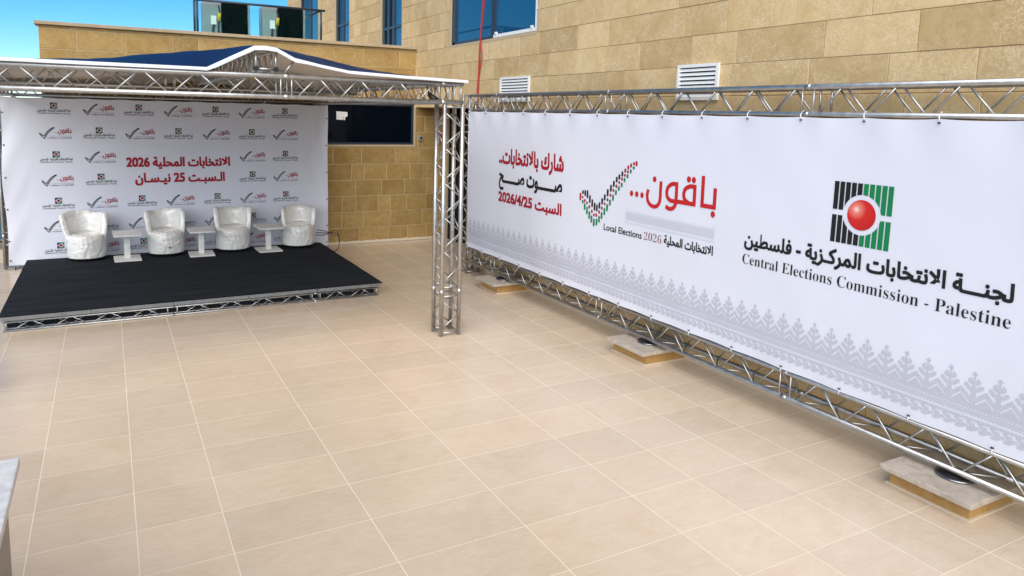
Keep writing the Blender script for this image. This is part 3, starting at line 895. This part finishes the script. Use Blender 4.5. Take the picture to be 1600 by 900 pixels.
# the large geometric slogan word
def word(p, f, wd, mi):
    """f maps measured banner coords to the print; wd = stroke width"""
    F = lambda l: [f(*q) for q in l]
    dots = [(4.479, 1.951), (4.576, 1.951), (4.672, 1.950), (4.882, 2.159), (5.437, 2.208), (5.513, 2.208), (5.817, 1.872)]
    r = abs(f(1, 0)[0] - f(0, 0)[0]) * 0.031
    for d in dots: p.disc(*f(*d), r, mi, rv=r * 1.12)
    p.stroke(smooth_path(F([(4.783, 2.030), (4.766, 1.965), (4.782, 1.896), (4.832, 1.852), (4.902, 1.840), (4.962, 1.868), (4.991, 1.930), (4.993, 2.03), (4.993, 2.145)])), wd, mi)
    loop = [(5.170, 2.128), (5.117, 2.090), (5.099, 2.032), (5.117, 1.972), (5.171, 1.942)]
    p.stroke(F([(5.277, 2.138), (5.24, 2.137)]) + smooth_path(F([(5.21, 2.137)] + loop)) + F([(5.254, 1.942)]), wd, mi, 0.0006)
    p.stroke(smooth_path(F([(5.254, 2.14), (5.257, 2.05), (5.256, 1.95), (5.246, 1.90), (5.212, 1.862), (5.155, 1.848), (5.090, 1.868)])), wd, mi, 0.0012)
    loop = [(5.450, 2.130), (5.393, 2.098), (5.372, 2.040), (5.392, 1.982), (5.452, 1.950)]
    p.stroke(F([(5.559, 2.135), (5.52, 2.136)]) + smooth_path(F([(5.49, 2.137)] + loop)), wd, mi, 0.0006)
    p.stroke(F([(5.535, 2.138), (5.537, 2.04), (5.537, 1.922)]), wd, mi, 0.0012)
    p.stroke(F([(5.236, 1.944), (5.38, 1.945), (5.536, 1.945)]), wd, mi, 0.0018)
    p.stroke(F([(5.831, 2.150), (5.831, 1.925)]), wd, mi, 0.0006)
    p.stroke(F([(5.853, 1.948), (5.632, 1.948)]), wd, mi, 0.0012)
    p.stroke(F([(5.655, 1.926), (5.655, 2.266)]), wd, mi, 0.0018)
p = Print(bsurf)
word(p, lambda u, v: (u, v), 0.047, 0)
p.build('slogan_word', 'ink_red', bn)
p = Print(bsurf)
p.text('Local Elections', 3.96, 4.705, 1.424, 0, 1, 0.014, height=0.083)
p.build('english_subtitle', 'ink_black', bn)
p = Print(bsurf)
p.text(serif('2026'), 4.745, 5.05, 1.424, 0, 1, -0.02, height=0.100)
p.build('year_lettering', 'ink_brown', bn)
p = Print(bsurf)
p.bold(shape_ar('الانتخابات المحلية'), 5.095, 5.85, 1.436, 0, 0.0025, offset=0.010, height=0.098)
p.build('arabic_subtitle', 'ink_black', bn)

# embroidery border
TREE = ['.......#', '......##', '.......#', '.......#', '.....#.#', '....##.#', '....####', '.....###', '..##...#', '..###..#', '...#####', '#...####', '##....##', '###...##', '.###...#', '..###.##', '#..#####', '##..####', '.##..###', '#.##..##', '##.##.##', '########']
CHEV = ["###.....", ".#####..", "..####..", "#..#####", "##..###.", "..#####.", ".####..."]
def runs(row):
    out = []; i = 0
    while i < len(row):
        if row[i] == '#':
            j = i
            while j < len(row) and row[j] == '#': j += 1
            out.append((i, j)); i = j
        else: i += 1
    return out
def border(p, u0, u1, vtop, vline, pitch, mi):
    full = [r + r[-2::-1] for r in TREE]
    full = [r[:-1] for r in full]
    cell = pitch / 14; ch = (vtop - vline) / len(full)
    u = u0
    while u < u1:
        for k, row in enumerate(full):
            for a, b in runs(row):
                ua, ub = u + a * cell, min(u1, u + b * cell)
                if ua < u1: p.rect(ua, vtop - (k + 1) * ch, ub, vtop - k * ch, mi)
        u += pitch
p = Print(bsurf)
border(p, 0.03, BU1 - 0.05, 1.058, 0.795, 0.1712, 0)
n = 40
def bandline(v0, v1):
    for i in range(n):
        a = 0.03 + (BU1 - 0.08) * i / n; b = 0.03 + (BU1 - 0.08) * (i + 1) / n
        p.rect(a, v0, b, v1)
bandline(0.779, 0.7945); bandline(0.684, 0.704)
cl = 0.0125
for r in range(4):
    u = 0.03 + (r % 2) * cl
    while u < BU1 - 0.06:
        p.rect(u, 0.721 + r * cl, u + cl, 0.721 + (r + 1) * cl); u += 2 * cl
u = 0.03
cu_, cv_ = 0.0845 / 8, 0.072 / 7
while u < BU1 - 0.12:
    for r, row in enumerate(CHEV):
        for a, b in runs(row): p.rect(u + a * cu_, 0.678 - (r + 1) * cv_, u + b * cu_, 0.678 - r * cv_)
    u += 0.0845
p.build('embroidery_border', 'ink_grey', bn)
p = Print(bsurf)
border(p, 4.385, 5.855, 1.738, 1.678, 0.055, 0)
for r in range(9):
    u = 4.385 + (r % 2) * 0.007
    while u < 5.85:
        p.rect(u, 1.612 + r * 0.007, u + 0.007, 1.612 + (r + 1) * 0.007); u += 0.014
for i in range(8): p.rect(4.36 + 1.495 * i / 8, 1.578, 4.36 + 1.495 * (i + 1) / 8, 1.590)
p.build('faint_border', 'ink_pale', bn)

# commission emblem
def emblem(p, cu0, cv0, size, bars=10, ball=True, lift=0.0):
    """square of upright bars cut by a ring, red ball in the middle; materials black, green, red"""
    k = size / 0.54
    cx, cy = 0.003 * k, -0.002 * k
    pitch = size / bars * 1.012; bw = pitch * 0.80
    R_ = 0.172 * k; gap = 0.024 * k
    for i in range(bars):
        a = -size / 2 + i * pitch; b = a + bw
        mi = 0 if i < bars / 2 else 1
        for sgn in (1, -1):
            top = []
            ns = 5
            for j in range(ns + 1):
                x = a + (b - a) * j / ns
                dd = R_ * R_ - (x - cx) ** 2
                y = max(gap, math.sqrt(dd)) if dd > 0 else gap
                top.append((cu0 + x, cv0 + cy + sgn * y))
            edge = [(cu0 + b, cv0 + sgn * size / 2 * 0.985), (cu0 + a, cv0 + sgn * size / 2 * 0.985)]
            p.poly(top + edge if sgn > 0 else list(reversed(top + edge)), mi, lift)
EC = (7.487, 2.092)
p = Print(bsurf); emblem(p, EC[0], EC[1], 0.541)
em = p.build('commission_emblem', ['ink_black', 'ink_green'], bn)
mb = MB()
rad = []
nr, na = 14, 40
for i in range(nr + 1):
    for j in range(na):
        r = 0.130 * i / nr; w = 2 * math.pi * j / na
        x, y = r * math.cos(w), r * math.sin(w)
        mb.v.append(bsurf(EC[0] + 0.002 + x, EC[1] - 0.002 + y, 0.0045))
        rad.append(math.hypot(x + 0.048, y - 0.045) / 0.2)
for i in range(nr):
    for j in range(na):
        q_ = i * na
        mb.f.append((q_ + j, q_ + na + j, q_ + na + (j + 1) % na, q_ + (j + 1) % na)); mb.mi.append(0); mb.sm.append(True)
o = mb.build('emblem_ball', 'ink_ball', em)
at = o.data.attributes.new('radial', 'FLOAT', 'POINT'); at.data.foreach_set('value', rad)
p = Print(bsurf)
p.bold(shape_ar('لجنـــة الانتخابات المركـزية - فلسطين'), 6.262, 8.70, 1.628, 0, 0.0035, offset=0.014, height=0.132)
p.build('commission_title', 'ink_black', bn)
p = Print(bsurf)
p.text(serif('Central Elections Commission') + ' - ' + serif('Palestine'), 6.255, 8.70, 1.437, 0, 1, -0.009, height=0.106, res=6)
p.build('commission_subtitle', 'ink_black', bn)

# ------------------------------------------------------------------ stage backdrop
YD = 5.08 * S
DX0, DX1, DV0, DV1 = -1.575, 3.995, 0.075, 2.965
bd = thing('stage_backdrop', 'white fabric backdrop with repeated logos hung behind the stage', 'backdrop')
def dsurf(x, z, lift=0.0):
    eL = max(0.0, 1 - (x - DX0) / 0.55); eR = max(0.0, 1 - (DX1 - x) / 0.42); eB = max(0, 1 - (z - DV0) / 0.6)
    d = 0.006 * noise.noise(Vector((x * 0.8, z * 0.7, 9)))
    d += eL ** 1.5 * 0.035 * noise.noise(Vector(((x - 0.45 * z) * 4.5, z * 1.0, 4))) + eR ** 1.3 * 0.04 * noise.noise(Vector(((x + 0.22 * z) * 6, z * 0.8, 6)))
    d += eB * eB * 0.02 * noise.noise(Vector((x * 3 + z * 2, z * 2, 8)))
    return (x, YD - 0.02 - d - lift, z)
mb = MB(); mb.grid(lambda u, v: dsurf(DX0 + 0.02 * math.sin(v * 9) * (1 - u) + u * (DX1 - DX0), DV0 + v * (DV1 - DV0) - 0.012 * sag(u * 5.6) * v), 150, 70)
mb.build('backdrop_cloth', 'vinyl', bd)
mb = MB()
for x in (DX0 + .03, (DX0 + DX1) / 2, DX1 - .03):
    mb.box((x - .025, YD + 0.01, 0), (x + .025, YD + 0.035, DV1))
for z in (0.07, DV1 - 0.04): mb.box((DX0 + .056, YD + 0.011, z - .02), ((DX0 + DX1) / 2 - .026, YD + 0.034, z + .02)); mb.box(((DX0 + DX1) / 2 + .026, YD + 0.011, z - .02), (DX1 - .056, YD + 0.034, z + .02))
mb.build('pole_frame', 'steel', bd)
for x in (DX0, DX1 - .09):
    mb = MB(); mb.box((x, YD - 0.08, 0), (x + .09, YD + .06, 0.05)); mb.build('foot', 'alu_dull', bd)
for zz in (0.16, 0.5, 1.05, 1.6, 2.15, 2.7):
    for x in (DX0 + .03, DX1 - .025):
        mb = MB(); a = dsurf(x, zz, 0.004); mb.path([a, (a[0], a[1] - .006, a[2])], 0.014, 8); mb.build('eyelet', 'black', bd)
# two repeated logos, each its own print
def plane0(u, v, lift=0.0): return (u, -lift, v)
p = Print(plane0)
# commission logo: emblem over two text lines (origin in the middle of the emblem)
emblem(p, 0, 0.0, 0.108, 6)
p.disc(0.001, 0, 0.023, 2, 0.001)
p.text(shape_ar('لجنة الانتخابات المركزية - فلسطين'), -0.245, 0.245, -0.100, 0, 1, 0.02, height=0.042, res=2)
p.text('Central Elections Commission - Palestine', -0.245, 0.245, -0.142, 0, 1, 0.01, height=0.026, res=1)
CEC = p.mb.mesh('commission_logo', ['ink_black', 'ink_green', 'ink_dark_red'])
p = Print(plane0)
# slogan logo: tick outline + word + strip (origin at the logo middle)
tick = [(-0.235, -0.008), (-0.165, -0.062), (-0.115, 0.005), (-0.06, 0.062), (-0.005, 0.095)]
p.stroke([(-0.235, 0.004), (-0.168, -0.05), (-0.166, -0.05)] + [tuple(q_) for q_ in smooth_path([(-0.164, -0.05), (-0.125, 0.012), (-0.072, 0.068), (-0.012, 0.102)], 4)], 0.012, 0)
p.stroke([(-0.235, -0.012), (-0.168, -0.092), (-0.166, -0.092)] + [tuple(q_) for q_ in smooth_path([(-0.164, -0.092), (-0.115, -0.01), (-0.062, 0.052), (-0.006, 0.096)], 4)], 0.012, 1)
word(p, lambda u, v: ((u - 5.16) * 0.178 + 0.118, (v - 2.04) * 0.245 + 0.032), 0.011, 2)
p.rect(-0.08, -0.050, 0.243, -0.046, 3); p.rect(-0.10, -0.058, 0.243, -0.0535, 3)
p.text('Local Elections', -0.115, 0.03, -0.094, 0, 1, 0.01, height=0.024, res=1); p.text('2026', 0.045, 0.095, -0.094, 2, 1, 0, height=0.024, res=1)
p.text(shape_ar('الانتخابات المحلية'), 0.105, 0.243, -0.092, 0, 1, 0.02, height=0.026, res=1)
BAQ = p.mb.mesh('slogan_logo', ['ink_black', 'ink_tick', 'ink_dark_red', 'ink_grey'])
colx = [-0.79, -0.115, 0.535, 1.185, 1.845, 2.502, 3.14]
rowz = [2.785, 2.368, 1.945, 1.545, 1.135, 0.73, 0.34]
for r, z in enumerate(rowz):
    for c, x in enumerate(colx):
        if r in (2, 3) and c in (2, 3, 4): continue
        cec = (r + c) % 2 == 0
        if r >= 4: cec = (r + c) % 2 == 0
        zz = z + (0.045 if cec else -0.01)
        dx = 0.0
        me = (CEC if cec else BAQ)
        o = bpy.data.objects.new('commission_logo' if cec else 'slogan_logo', me)
        COL.objects.link(o); o.parent = bd
        yy = min(dsurf(x + ddx, zz + ddz)[1] for ddx in (-.2, 0, .2) for ddz in (-.1, 0, .1))
        o.location = (x, yy - 0.001, zz)
p = Print(dsurf)
p.bold(shape_ar('الانتخابات المحلية 2026'), 0.295, 2.085, 1.765, 0, 0.006, offset=0.012, height=0.165)
p.bold(shape_ar('الـسبـت 25 نيـسـان'), 0.43, 1.985, 1.475, 0, 0.006, offset=0.012, height=0.165)
p.build('date_lettering', 'ink_dark_red', bd)

# ------------------------------------------------------------------ chairs
def tub_chair(seed, flr, hb, lean):
    """round tub chair under a plastic cover: polar rings outer wall - rim - inner wall - seat"""
    NA = 96
    def ss(t): t = max(0, min(1, t)); return t * t * (3 - 2 * t)
    def Hr(th):                                 # th = 0 is the front
        a = abs((th + math.pi) % (2 * math.pi) - math.pi)
        t = ss((a - math.radians(60)) / math.radians(30))
        return 0.385 + (hb - 0.385 +  0.02 * math.sin(th * 2 + seed) + 0.012 * noise.noise(Vector((math.cos(th) * 3, math.sin(th) * 3, seed)))) * t, t
    rings = []
    def ring(fn): rings.append([fn(2 * math.pi * j / NA) for j in range(NA)])
    def at(th, r, z):
        # front of the chair looks to -Y
        return Vector((r * math.sin(th), -r * math.cos(th), z))
    def flare(z): return 0.300 + 0.012 * math.sin(z * 5) + flr * max(0, (z - 0.30) / 0.48) ** 1.1
    for z in [0.045, 0.055, 0.09, 0.14, 0.19, 0.24, 0.29, 0.33]:
        ring(lambda th, z=z: at(th, 0.290 + 0.012 * math.sin(min(1, z / 0.12) * 1.6) + 0.004 * math.sin(z * 9), z))
    def both(back, front):
        """ring blended between the profile at the back / arms and the one at the seat front"""
        def fn(th):
            h, t = Hr(th)
            (rb, zb2), (rf, zf) = back(h), front
            return at(th, rf + (rb - rf) * t, zf + (zb2 - zf) * t)
        ring(fn)
    for k in range(1, 13):
        f = k / 12
        both(lambda h, f=f: (flare(0.33 + (hb - 0.33) * f) - (0.012 if f == 1 else 0), 0.33 + (h - 0.33) * f), (0.303 - 0.004 * f, 0.33 + 0.05 * f))
    both(lambda h: (flare(hb) - 0.038, h + 0.014), (0.290, 0.398))
    both(lambda h: (flare(hb) - 0.072, h + 0.004), (0.276, 0.413))
    for k in range(1, 8):
        f = k / 8
        both(lambda h, f=f: (flare(hb) - 0.086 + (0.235 - flare(hb) + 0.086) * f ** 0.85, (h - 0.008) + (0.425 - h) * f), (0.270 - 0.045 * f, 0.418 + 0.018 * f))
    for f in (0.97, 0.85, 0.65, 0.42, 0.2): ring(lambda th, f=f: at(th, 0.228 * f, 0.440 - 0.004 * (1 - f)))
    mb = MB()
    for k, rg in enumerate(rings):
        for th_i, co in enumerate(rg):
            n1 = noise.noise(co * 5 + Vector((seed * 3, 0, 0))); n2 = noise.noise(Vector((co.x * 9 + co.z * 5, co.y * 9, co.z * 6 + seed * 5)))
            n3 = abs(noise.noise(Vector((co.x * 6 - co.z * 7, co.y * 6 + seed, co.z * 3))))
            rad = Vector((co.x, co.y, 0))
            rad = rad.normalized() if rad.length > 1e-4 else Vector((0, 0, 1))
            amt = 0.006 * n1 + 0.003 * n2 + 0.008 * (0.4 - n3)
            if k < 2: amt *= 0.4
            dirn = rad if k < 22 else (Vector((0, 0, 1)) if k >= len(rings) - 5 else -rad)
            p_ = co + dirn * amt
            if 18 <= k <= 22: p_.z += 0.014 * noise.noise(Vector((co.x * 10, co.y * 10, seed * 2))) + 0.02 * max(0, noise.noise(Vector((co.x * 5, co.y * 5, seed + 9))))
            p_.x += lean * max(0, p_.z - 0.3)
            mb.v.append(tuple(p_))
    for k in range(len(rings) - 1):
        for j in range(NA):
            q_ = k * NA
            mb.f.append((q_ + j, q_ + (j + 1) % NA, q_ + NA + (j + 1) % NA, q_ + NA + j)); mb.mi.append(0); mb.sm.append(True)
    q_ = (len(rings) - 1) * NA
    mb.f.append(tuple(q_ + j for j in range(NA))); mb.mi.append(0); mb.sm.append(True)
    return mb
chairs = [(-0.131, 4.905, 0.785, -0.07, 0.10, 0.075, 'white plastic wrapped tub chair at the left end of the stage, back swept widest'),
          (0.309, 4.900, 0.770, -0.02, 0.04, 0.055, 'white plastic wrapped tub chair with a knotted cord around its seat front'),
          (0.715, 4.905, 0.770, 0.0, -0.02, 0.055, 'white plastic wrapped tub chair between the middle and right side tables'),
          (1.140, 4.895, 0.745, 0.02, -0.08, 0.045, 'white plastic wrapped tub chair at the right end beside the black cables')]
for i, (x, y, hb, lean, rz, flr, lab) in enumerate(chairs):
    t = thing('tub_chair', lab, 'armchair', 'covered tub chairs on the stage', (0, 0, 0))
    c = tub_chair(i * 2.3 + 0.7, flr, hb, lean).build('plastic_cover', 'film', t)
    mb = MB(); mb.lathe([(0.0, 0.012), (0.27, 0.012), (0.285, 0.02), (0.288, 0.07), (0.0, 0.07)], (0, 0, 0), 40); mb.build('base_ring', 'black', t)
    for a in (0.4, 2.0, 3.6, 5.2):
        mb = MB(); mb.lathe([(0.0, 0.0), (0.02, 0.0), (0.02, 0.014), (0, 0.014)], (0.22 * math.cos(a), 0.22 * math.sin(a), 0), 10); mb.build('glide', 'steel', t)
    if i == 1:
        mb = MB()
        pts = [Vector((0.322 * math.sin(a), -0.322 * math.cos(a), 0.165 + 0.14 * (abs(a - 0.05) / 0.9) ** 1.3)) for a in [(-0.95 + 0.1 * k) for k in range(20)]]
        mb.path(pts, 0.006, 6); mb.build('tie_cord', 'film', t)
        mb = MB(); mb.path([pts[10] + Vector((-.012, -.012, 0)), pts[10] + Vector((.014, -.014, .004))], 0.014, 8); mb.build('knot', 'black', t)
    t.location = (x * S, y * S, SZ + 0.006); t.rotation_euler = (0, 0, rz)

# ------------------------------------------------------------------ side tables
tabs = [(0.085, 4.80, 'white square side table between the left two chairs, worn post'),
        (0.506, 4.80, 'white square side table between the middle two chairs'),
        (0.921, 4.80, 'white square side table between the right two chairs')]
proto = thing('side_table', tabs[0][2], 'side table', 'white side tables on the stage')
mb = MB(); mb.box((-.215, -.29, .435), (.215, .29, .462)); bevel(mb.build('table_top', 'board', proto), 0.003)
mb = MB(); mb.box((-.045, -.045, .026), (.045, .045, .434)); bevel(mb.build('post', 'board', proto), 0.003)
mb = MB(); mb.box((-.21, -.25, 0), (.21, .25, .025)); bevel(mb.build('foot_plate', 'board', proto), 0.003)
for z, x in ((0.30, -0.01), (0.20, 0.02)):
    mb = MB(); mb.path([(x, -.0445, z), (x, -.049, z)], 0.006, 8); mb.build('screw', 'steel', proto)
def copy_tree(o, parent=None):
    c = o.copy(); COL.objects.link(c); c.parent = parent
    for ch in children(o): copy_tree(ch, c)
    return c
for i, (x, y, lab) in enumerate(tabs):
    o = proto if i == 0 else copy_tree(proto)
    o['label'] = lab
    o.location = (x * S, y * S, SZ + 0.005)
    o.rotation_euler = (0, 0, (0.03, -0.02, 0.04)[i])

# ------------------------------------------------------------------ stone plinths with dark round plates under the banner truss
labs = ['marble capped stone plinth nearest the canopy column', 'marble capped stone plinth midway along the banner', 'marble capped stone plinth nearest the camera at lower right']
dl = ['black round lamp on the plinth nearest the canopy column', 'black round lamp on the plinth midway along the banner', 'black round lamp on the plinth nearest the camera']
for i, (y0, y1) in enumerate(((3.43, 3.655), (2.165, 2.405), (0.915, 1.158))):
    t = thing('stone_plinth', labs[i], 'plinth', 'stone plinths along the wall')
    hz = 0.060 * S
    mb = MB(); mb.box((1.913 * S, (y0 + .02) * S, 0.012), (XW - .03, (y1 - .012) * S, hz - 0.045)); mb.build('body', 'plinth_stone', t)
    mb = MB(); mb.box((1.905 * S, (y0 + .013) * S, 0.0), (XW - .026, (y1 - .005) * S, 0.0115)); mb.build('grout_bed', 'grout', t)
    mb = MB(); mb.box((1.880 * S, y0 * S, hz - 0.044), (XW - .03, y1 * S, hz)); bevel(mb.build('cap', 'marble', t), 0.006)
    d = thing('ground_lamp', dl[i], 'lamp', 'round lamps on the plinths', (2.0 * S, ((y0 + y1) / 2 - 0.015) * S, hz))
    mb = MB(); mb.lathe([(0.0, 0.002), (0.135, 0.002), (0.14, 0.012), (0.132, 0.02), (0.12, 0.018), (0.118, 0.012), (0.0, 0.012)], d.location, 40); mb.build('rim', 'steel', d)
    mb = MB(); mb.lathe([(0.117, 0.0135), (0.095, 0.024), (0.06, 0.032), (0.0, 0.036)], d.location, 40); mb.build('dome_glass', 'black', d)

# ------------------------------------------------------------------ wall fittings
for i, (y0, y1) in enumerate(((3.513, 3.852), (2.09, 2.318))):
    v = thing('wall_vent', ('small white louvred vent below the blue window' , 'larger looking white louvred vent on the wall above the middle of the banner')[i], 'vent', 'louvred vents above the banner')
    a, b, c, d = y0 * S, y1 * S, 1.078 * S, 1.222 * S
    xo = XW - 0.045; fw_ = 0.035
    mb = MB(); mb.box((xo, a, c), (XW - .012, a + fw_, d)); mb.box((xo, b - fw_, c), (XW - .012, b, d)); mb.box((xo, a + fw_, c), (XW - .012, b - fw_, c + fw_)); mb.box((xo, a + fw_, d - fw_), (XW - .012, b - fw_, d))
    mb.build('frame', 'white_paint', v)
    mb = MB(); mb.box((XW - .0118, a + .01, c + .01), (XW - .0114, b - .01, d - .01)); mb.build('dark_backing', 'black', v)
    n = 7
    for k in range(n):
        z = c + fw_ + (d - c - 2 * fw_) * (k + 0.5) / n
        mb = MB()
        A = [(xo + .004, z - .022), (xo + .007, z - .022), (XW - .016, z + .012), (XW - .019, z + .012)]
        q0 = [(x_, a + fw_ - .003, z_) for x_, z_ in A]; q1 = [(x_, b - fw_ + .003, z_) for x_, z_ in A]
        for j in range(4): mb.face([q0[j], q0[(j + 1) % 4], q1[(j + 1) % 4], q1[j]])
        mb.build('slat', 'white_paint', v)
mb = MB()
cy = lambda px: px
mb.path(smooth_path([(XW - .14, 3.97 * S, 2.3 * S), (XW - .10, 4.02 * S, 1.85 * S), (XW - .05, 4.11 * S, 1.49 * S), (XW - .04, 4.13 * S, 1.40 * S), (XW - .035, 4.14 * S, 1.25 * S), (XW - .03, 4.15 * S, 1.06 * S), (XW - .03, 4.16 * S, 0.9 * S)]), 0.014, 6)
mb.path(smooth_path([(XW - .14, 3.99 * S, 2.3 * S), (XW - .10, 4.04 * S, 1.85 * S), (XW - .05, 4.115 * S, 1.49 * S), (XW - .04, 4.10 * S, 1.36 * S), (XW - .035, 4.15 * S, 1.20 * S), (XW - .03, 4.16 * S, 1.04 * S)]), 0.010, 6)
tag(mb.build('hanging_cable', 'red'), 'red cable hanging down the pale stone wall in front of the blue window', 'cable')
o = thing('wall_socket', 'small grey socket box on the ochre wall right of the dark window', 'socket')
mb = MB(); mb.box((2.150 * S, YW - .06, 0.785 * S), (2.180 * S, YW - .012, 0.822 * S)); bevel(mb.build('housing', 'ac_grey', o), 0.006)
mb = MB(); mb.path([(2.168 * S, YW - .06, 0.806 * S), (2.168 * S, YW - .068, 0.806 * S)], 0.024, 14); mb.build('outlet', 'black', o)
o = thing('alarm_box', 'red and white alarm box on the ochre wall behind the canopy column', 'alarm')
mb = MB(); mb.box((2.325 * S, YW - .05, 0.785 * S), (2.355 * S, YW - .012, 0.852 * S)); bevel(mb.build('red_front', 'red', o), 0.006)
mb = MB(); mb.box((2.312 * S, YW - .045, 0.765 * S), (2.3245 * S, YW - .012, 0.83 * S)); mb.build('white_plate', 'white_paint', o)
o = thing('spotlight', 'small black spotlight clamped inside the right end of the canopy truss', 'lamp')
mb = MB(); q0 = Vector((1.245 * S, CY0 + 0.14, 1.083 * S)); mb.path([q0, q0 + Vector((.06, -.02, -.05)), q0 + Vector((.10, -.03, -.085))], [0.028, 0.036, 0.045], 12); mb.build('barrel', 'black', o)
mb = MB(); mb.path([q0 + Vector((-.02, .01, .10)), q0 + Vector((.0, 0, .0))], 0.010, 6); mb.build('bracket', 'steel', o)
mb = MB()
for sd in range(3):
    pts = [(1.285 * S + .02 * sd, 5.0 * S, 0.35 + .05 * sd), (1.36 * S, 5.02 * S, 0.33 + .04 * sd), (1.43 * S, 5.0 * S, 0.42 - .05 * sd), (1.455 * S, 4.99 * S, 0.28), (1.45 * S, 4.98 * S, 0.10), (1.42 * S, 4.96 * S, 0.02), (1.36 * S, 4.97 * S, 0.018 + .01 * sd), (1.32 * S, 4.99 * S, 0.12)]
    mb.path(smooth_path(pts, 5), 0.008, 6)
tag(mb.build('power_cable', 'black'), 'black power cables looped at the right rear corner of the stage', 'cable')

# ------------------------------------------------------------------ roof plant behind the parapet
YA = 5.42 * S
za, zb_ = ZT - 0.15, 1.725 * S
for i, (xa, xm, xb) in enumerate(((0.622, 0.740, 0.936), (1.022, 1.126, 1.328))):
    o = thing('air_conditioner', ('grey condenser unit with black coil on the roof, the left of the two', 'grey condenser unit with black coil on the roof beside the tall building')[i], 'air conditioner', 'rooftop condenser units')
    mb = MB(); mb.box((xa * S, YA, za), (xb * S, YA + 0.4, zb_ + .02)); bevel(mb.build('casing', 'ac_grey', o), 0.012)
    mb = MB(); mb.box((xm * S, YA - .012, za), ((xb - .018) * S, YA - .001, zb_ + .005)); mb.build('coil', 'coil', o)
    mb = MB(); mb.box(((xa + .05) * S, YA - .03, 1.575 * S), ((xa + .085) * S, YA - .001, 1.635 * S)); mb.build('valve_cover', 'white_paint', o)
    mb = MB(); mb.path(smooth_path([((xa + .068) * S, YA - .02, 1.575 * S), ((xa + .062) * S, YA - .04, 1.53 * S), ((xa + .070) * S, YA - .03, 1.46 * S)]), 0.02, 8)
    mb.path(smooth_path([((xa + .10) * S, YA - .02, 1.71 * S), ((xa + .108) * S, YA - .05, 1.64 * S), ((xa + .098) * S, YA - .04, 1.56 * S), ((xa + .10) * S, YA - .03, 1.46 * S)]), 0.013, 8); mb.build('pipe', 'black', o)
    mb = MB(); mb.path([((xa + .106) * S, YA - .045, 1.655 * S), ((xa + .100) * S, YA - .045, 1.60 * S)], 0.032, 8); mb.build('tape', 'yellow', o)
o = thing('roof_railing', 'dark metal railing with glass panes around the rooftop condensers', 'railing')
yr = YA - 0.16
mb = MB()
for x in (0.560, 0.578, 1.43): mb.tube((x * S, yr, ZT + 0.063), (x * S, yr, 1.728 * S), 0.022)
mb.tube((0.56 * S, yr, 1.728 * S), (1.46 * S, yr, 1.728 * S), 0.024); mb.tube((1.43 * S, yr + .02, 1.728 * S), (1.43 * S, yr + 2.2, 1.728 * S), 0.024)
mb.build('frame', 'navy_frame', o)
for a, b in ((0.585, 0.995), (1.0, 1.42)):
    mb = MB(); mb.box((a * S, yr - .005, ZT + .063), (b * S, yr + .005, 1.70 * S)); mb.build('glass_pane', 'glass_clear', o)
mb = MB(); mb.box((X0w, YW + .351, ZT - .3), (XW - .02, 9.6 * S, ZT - .16)); tag(mb.build('roof_terrace', 'mortar'), None, None, kind='structure')
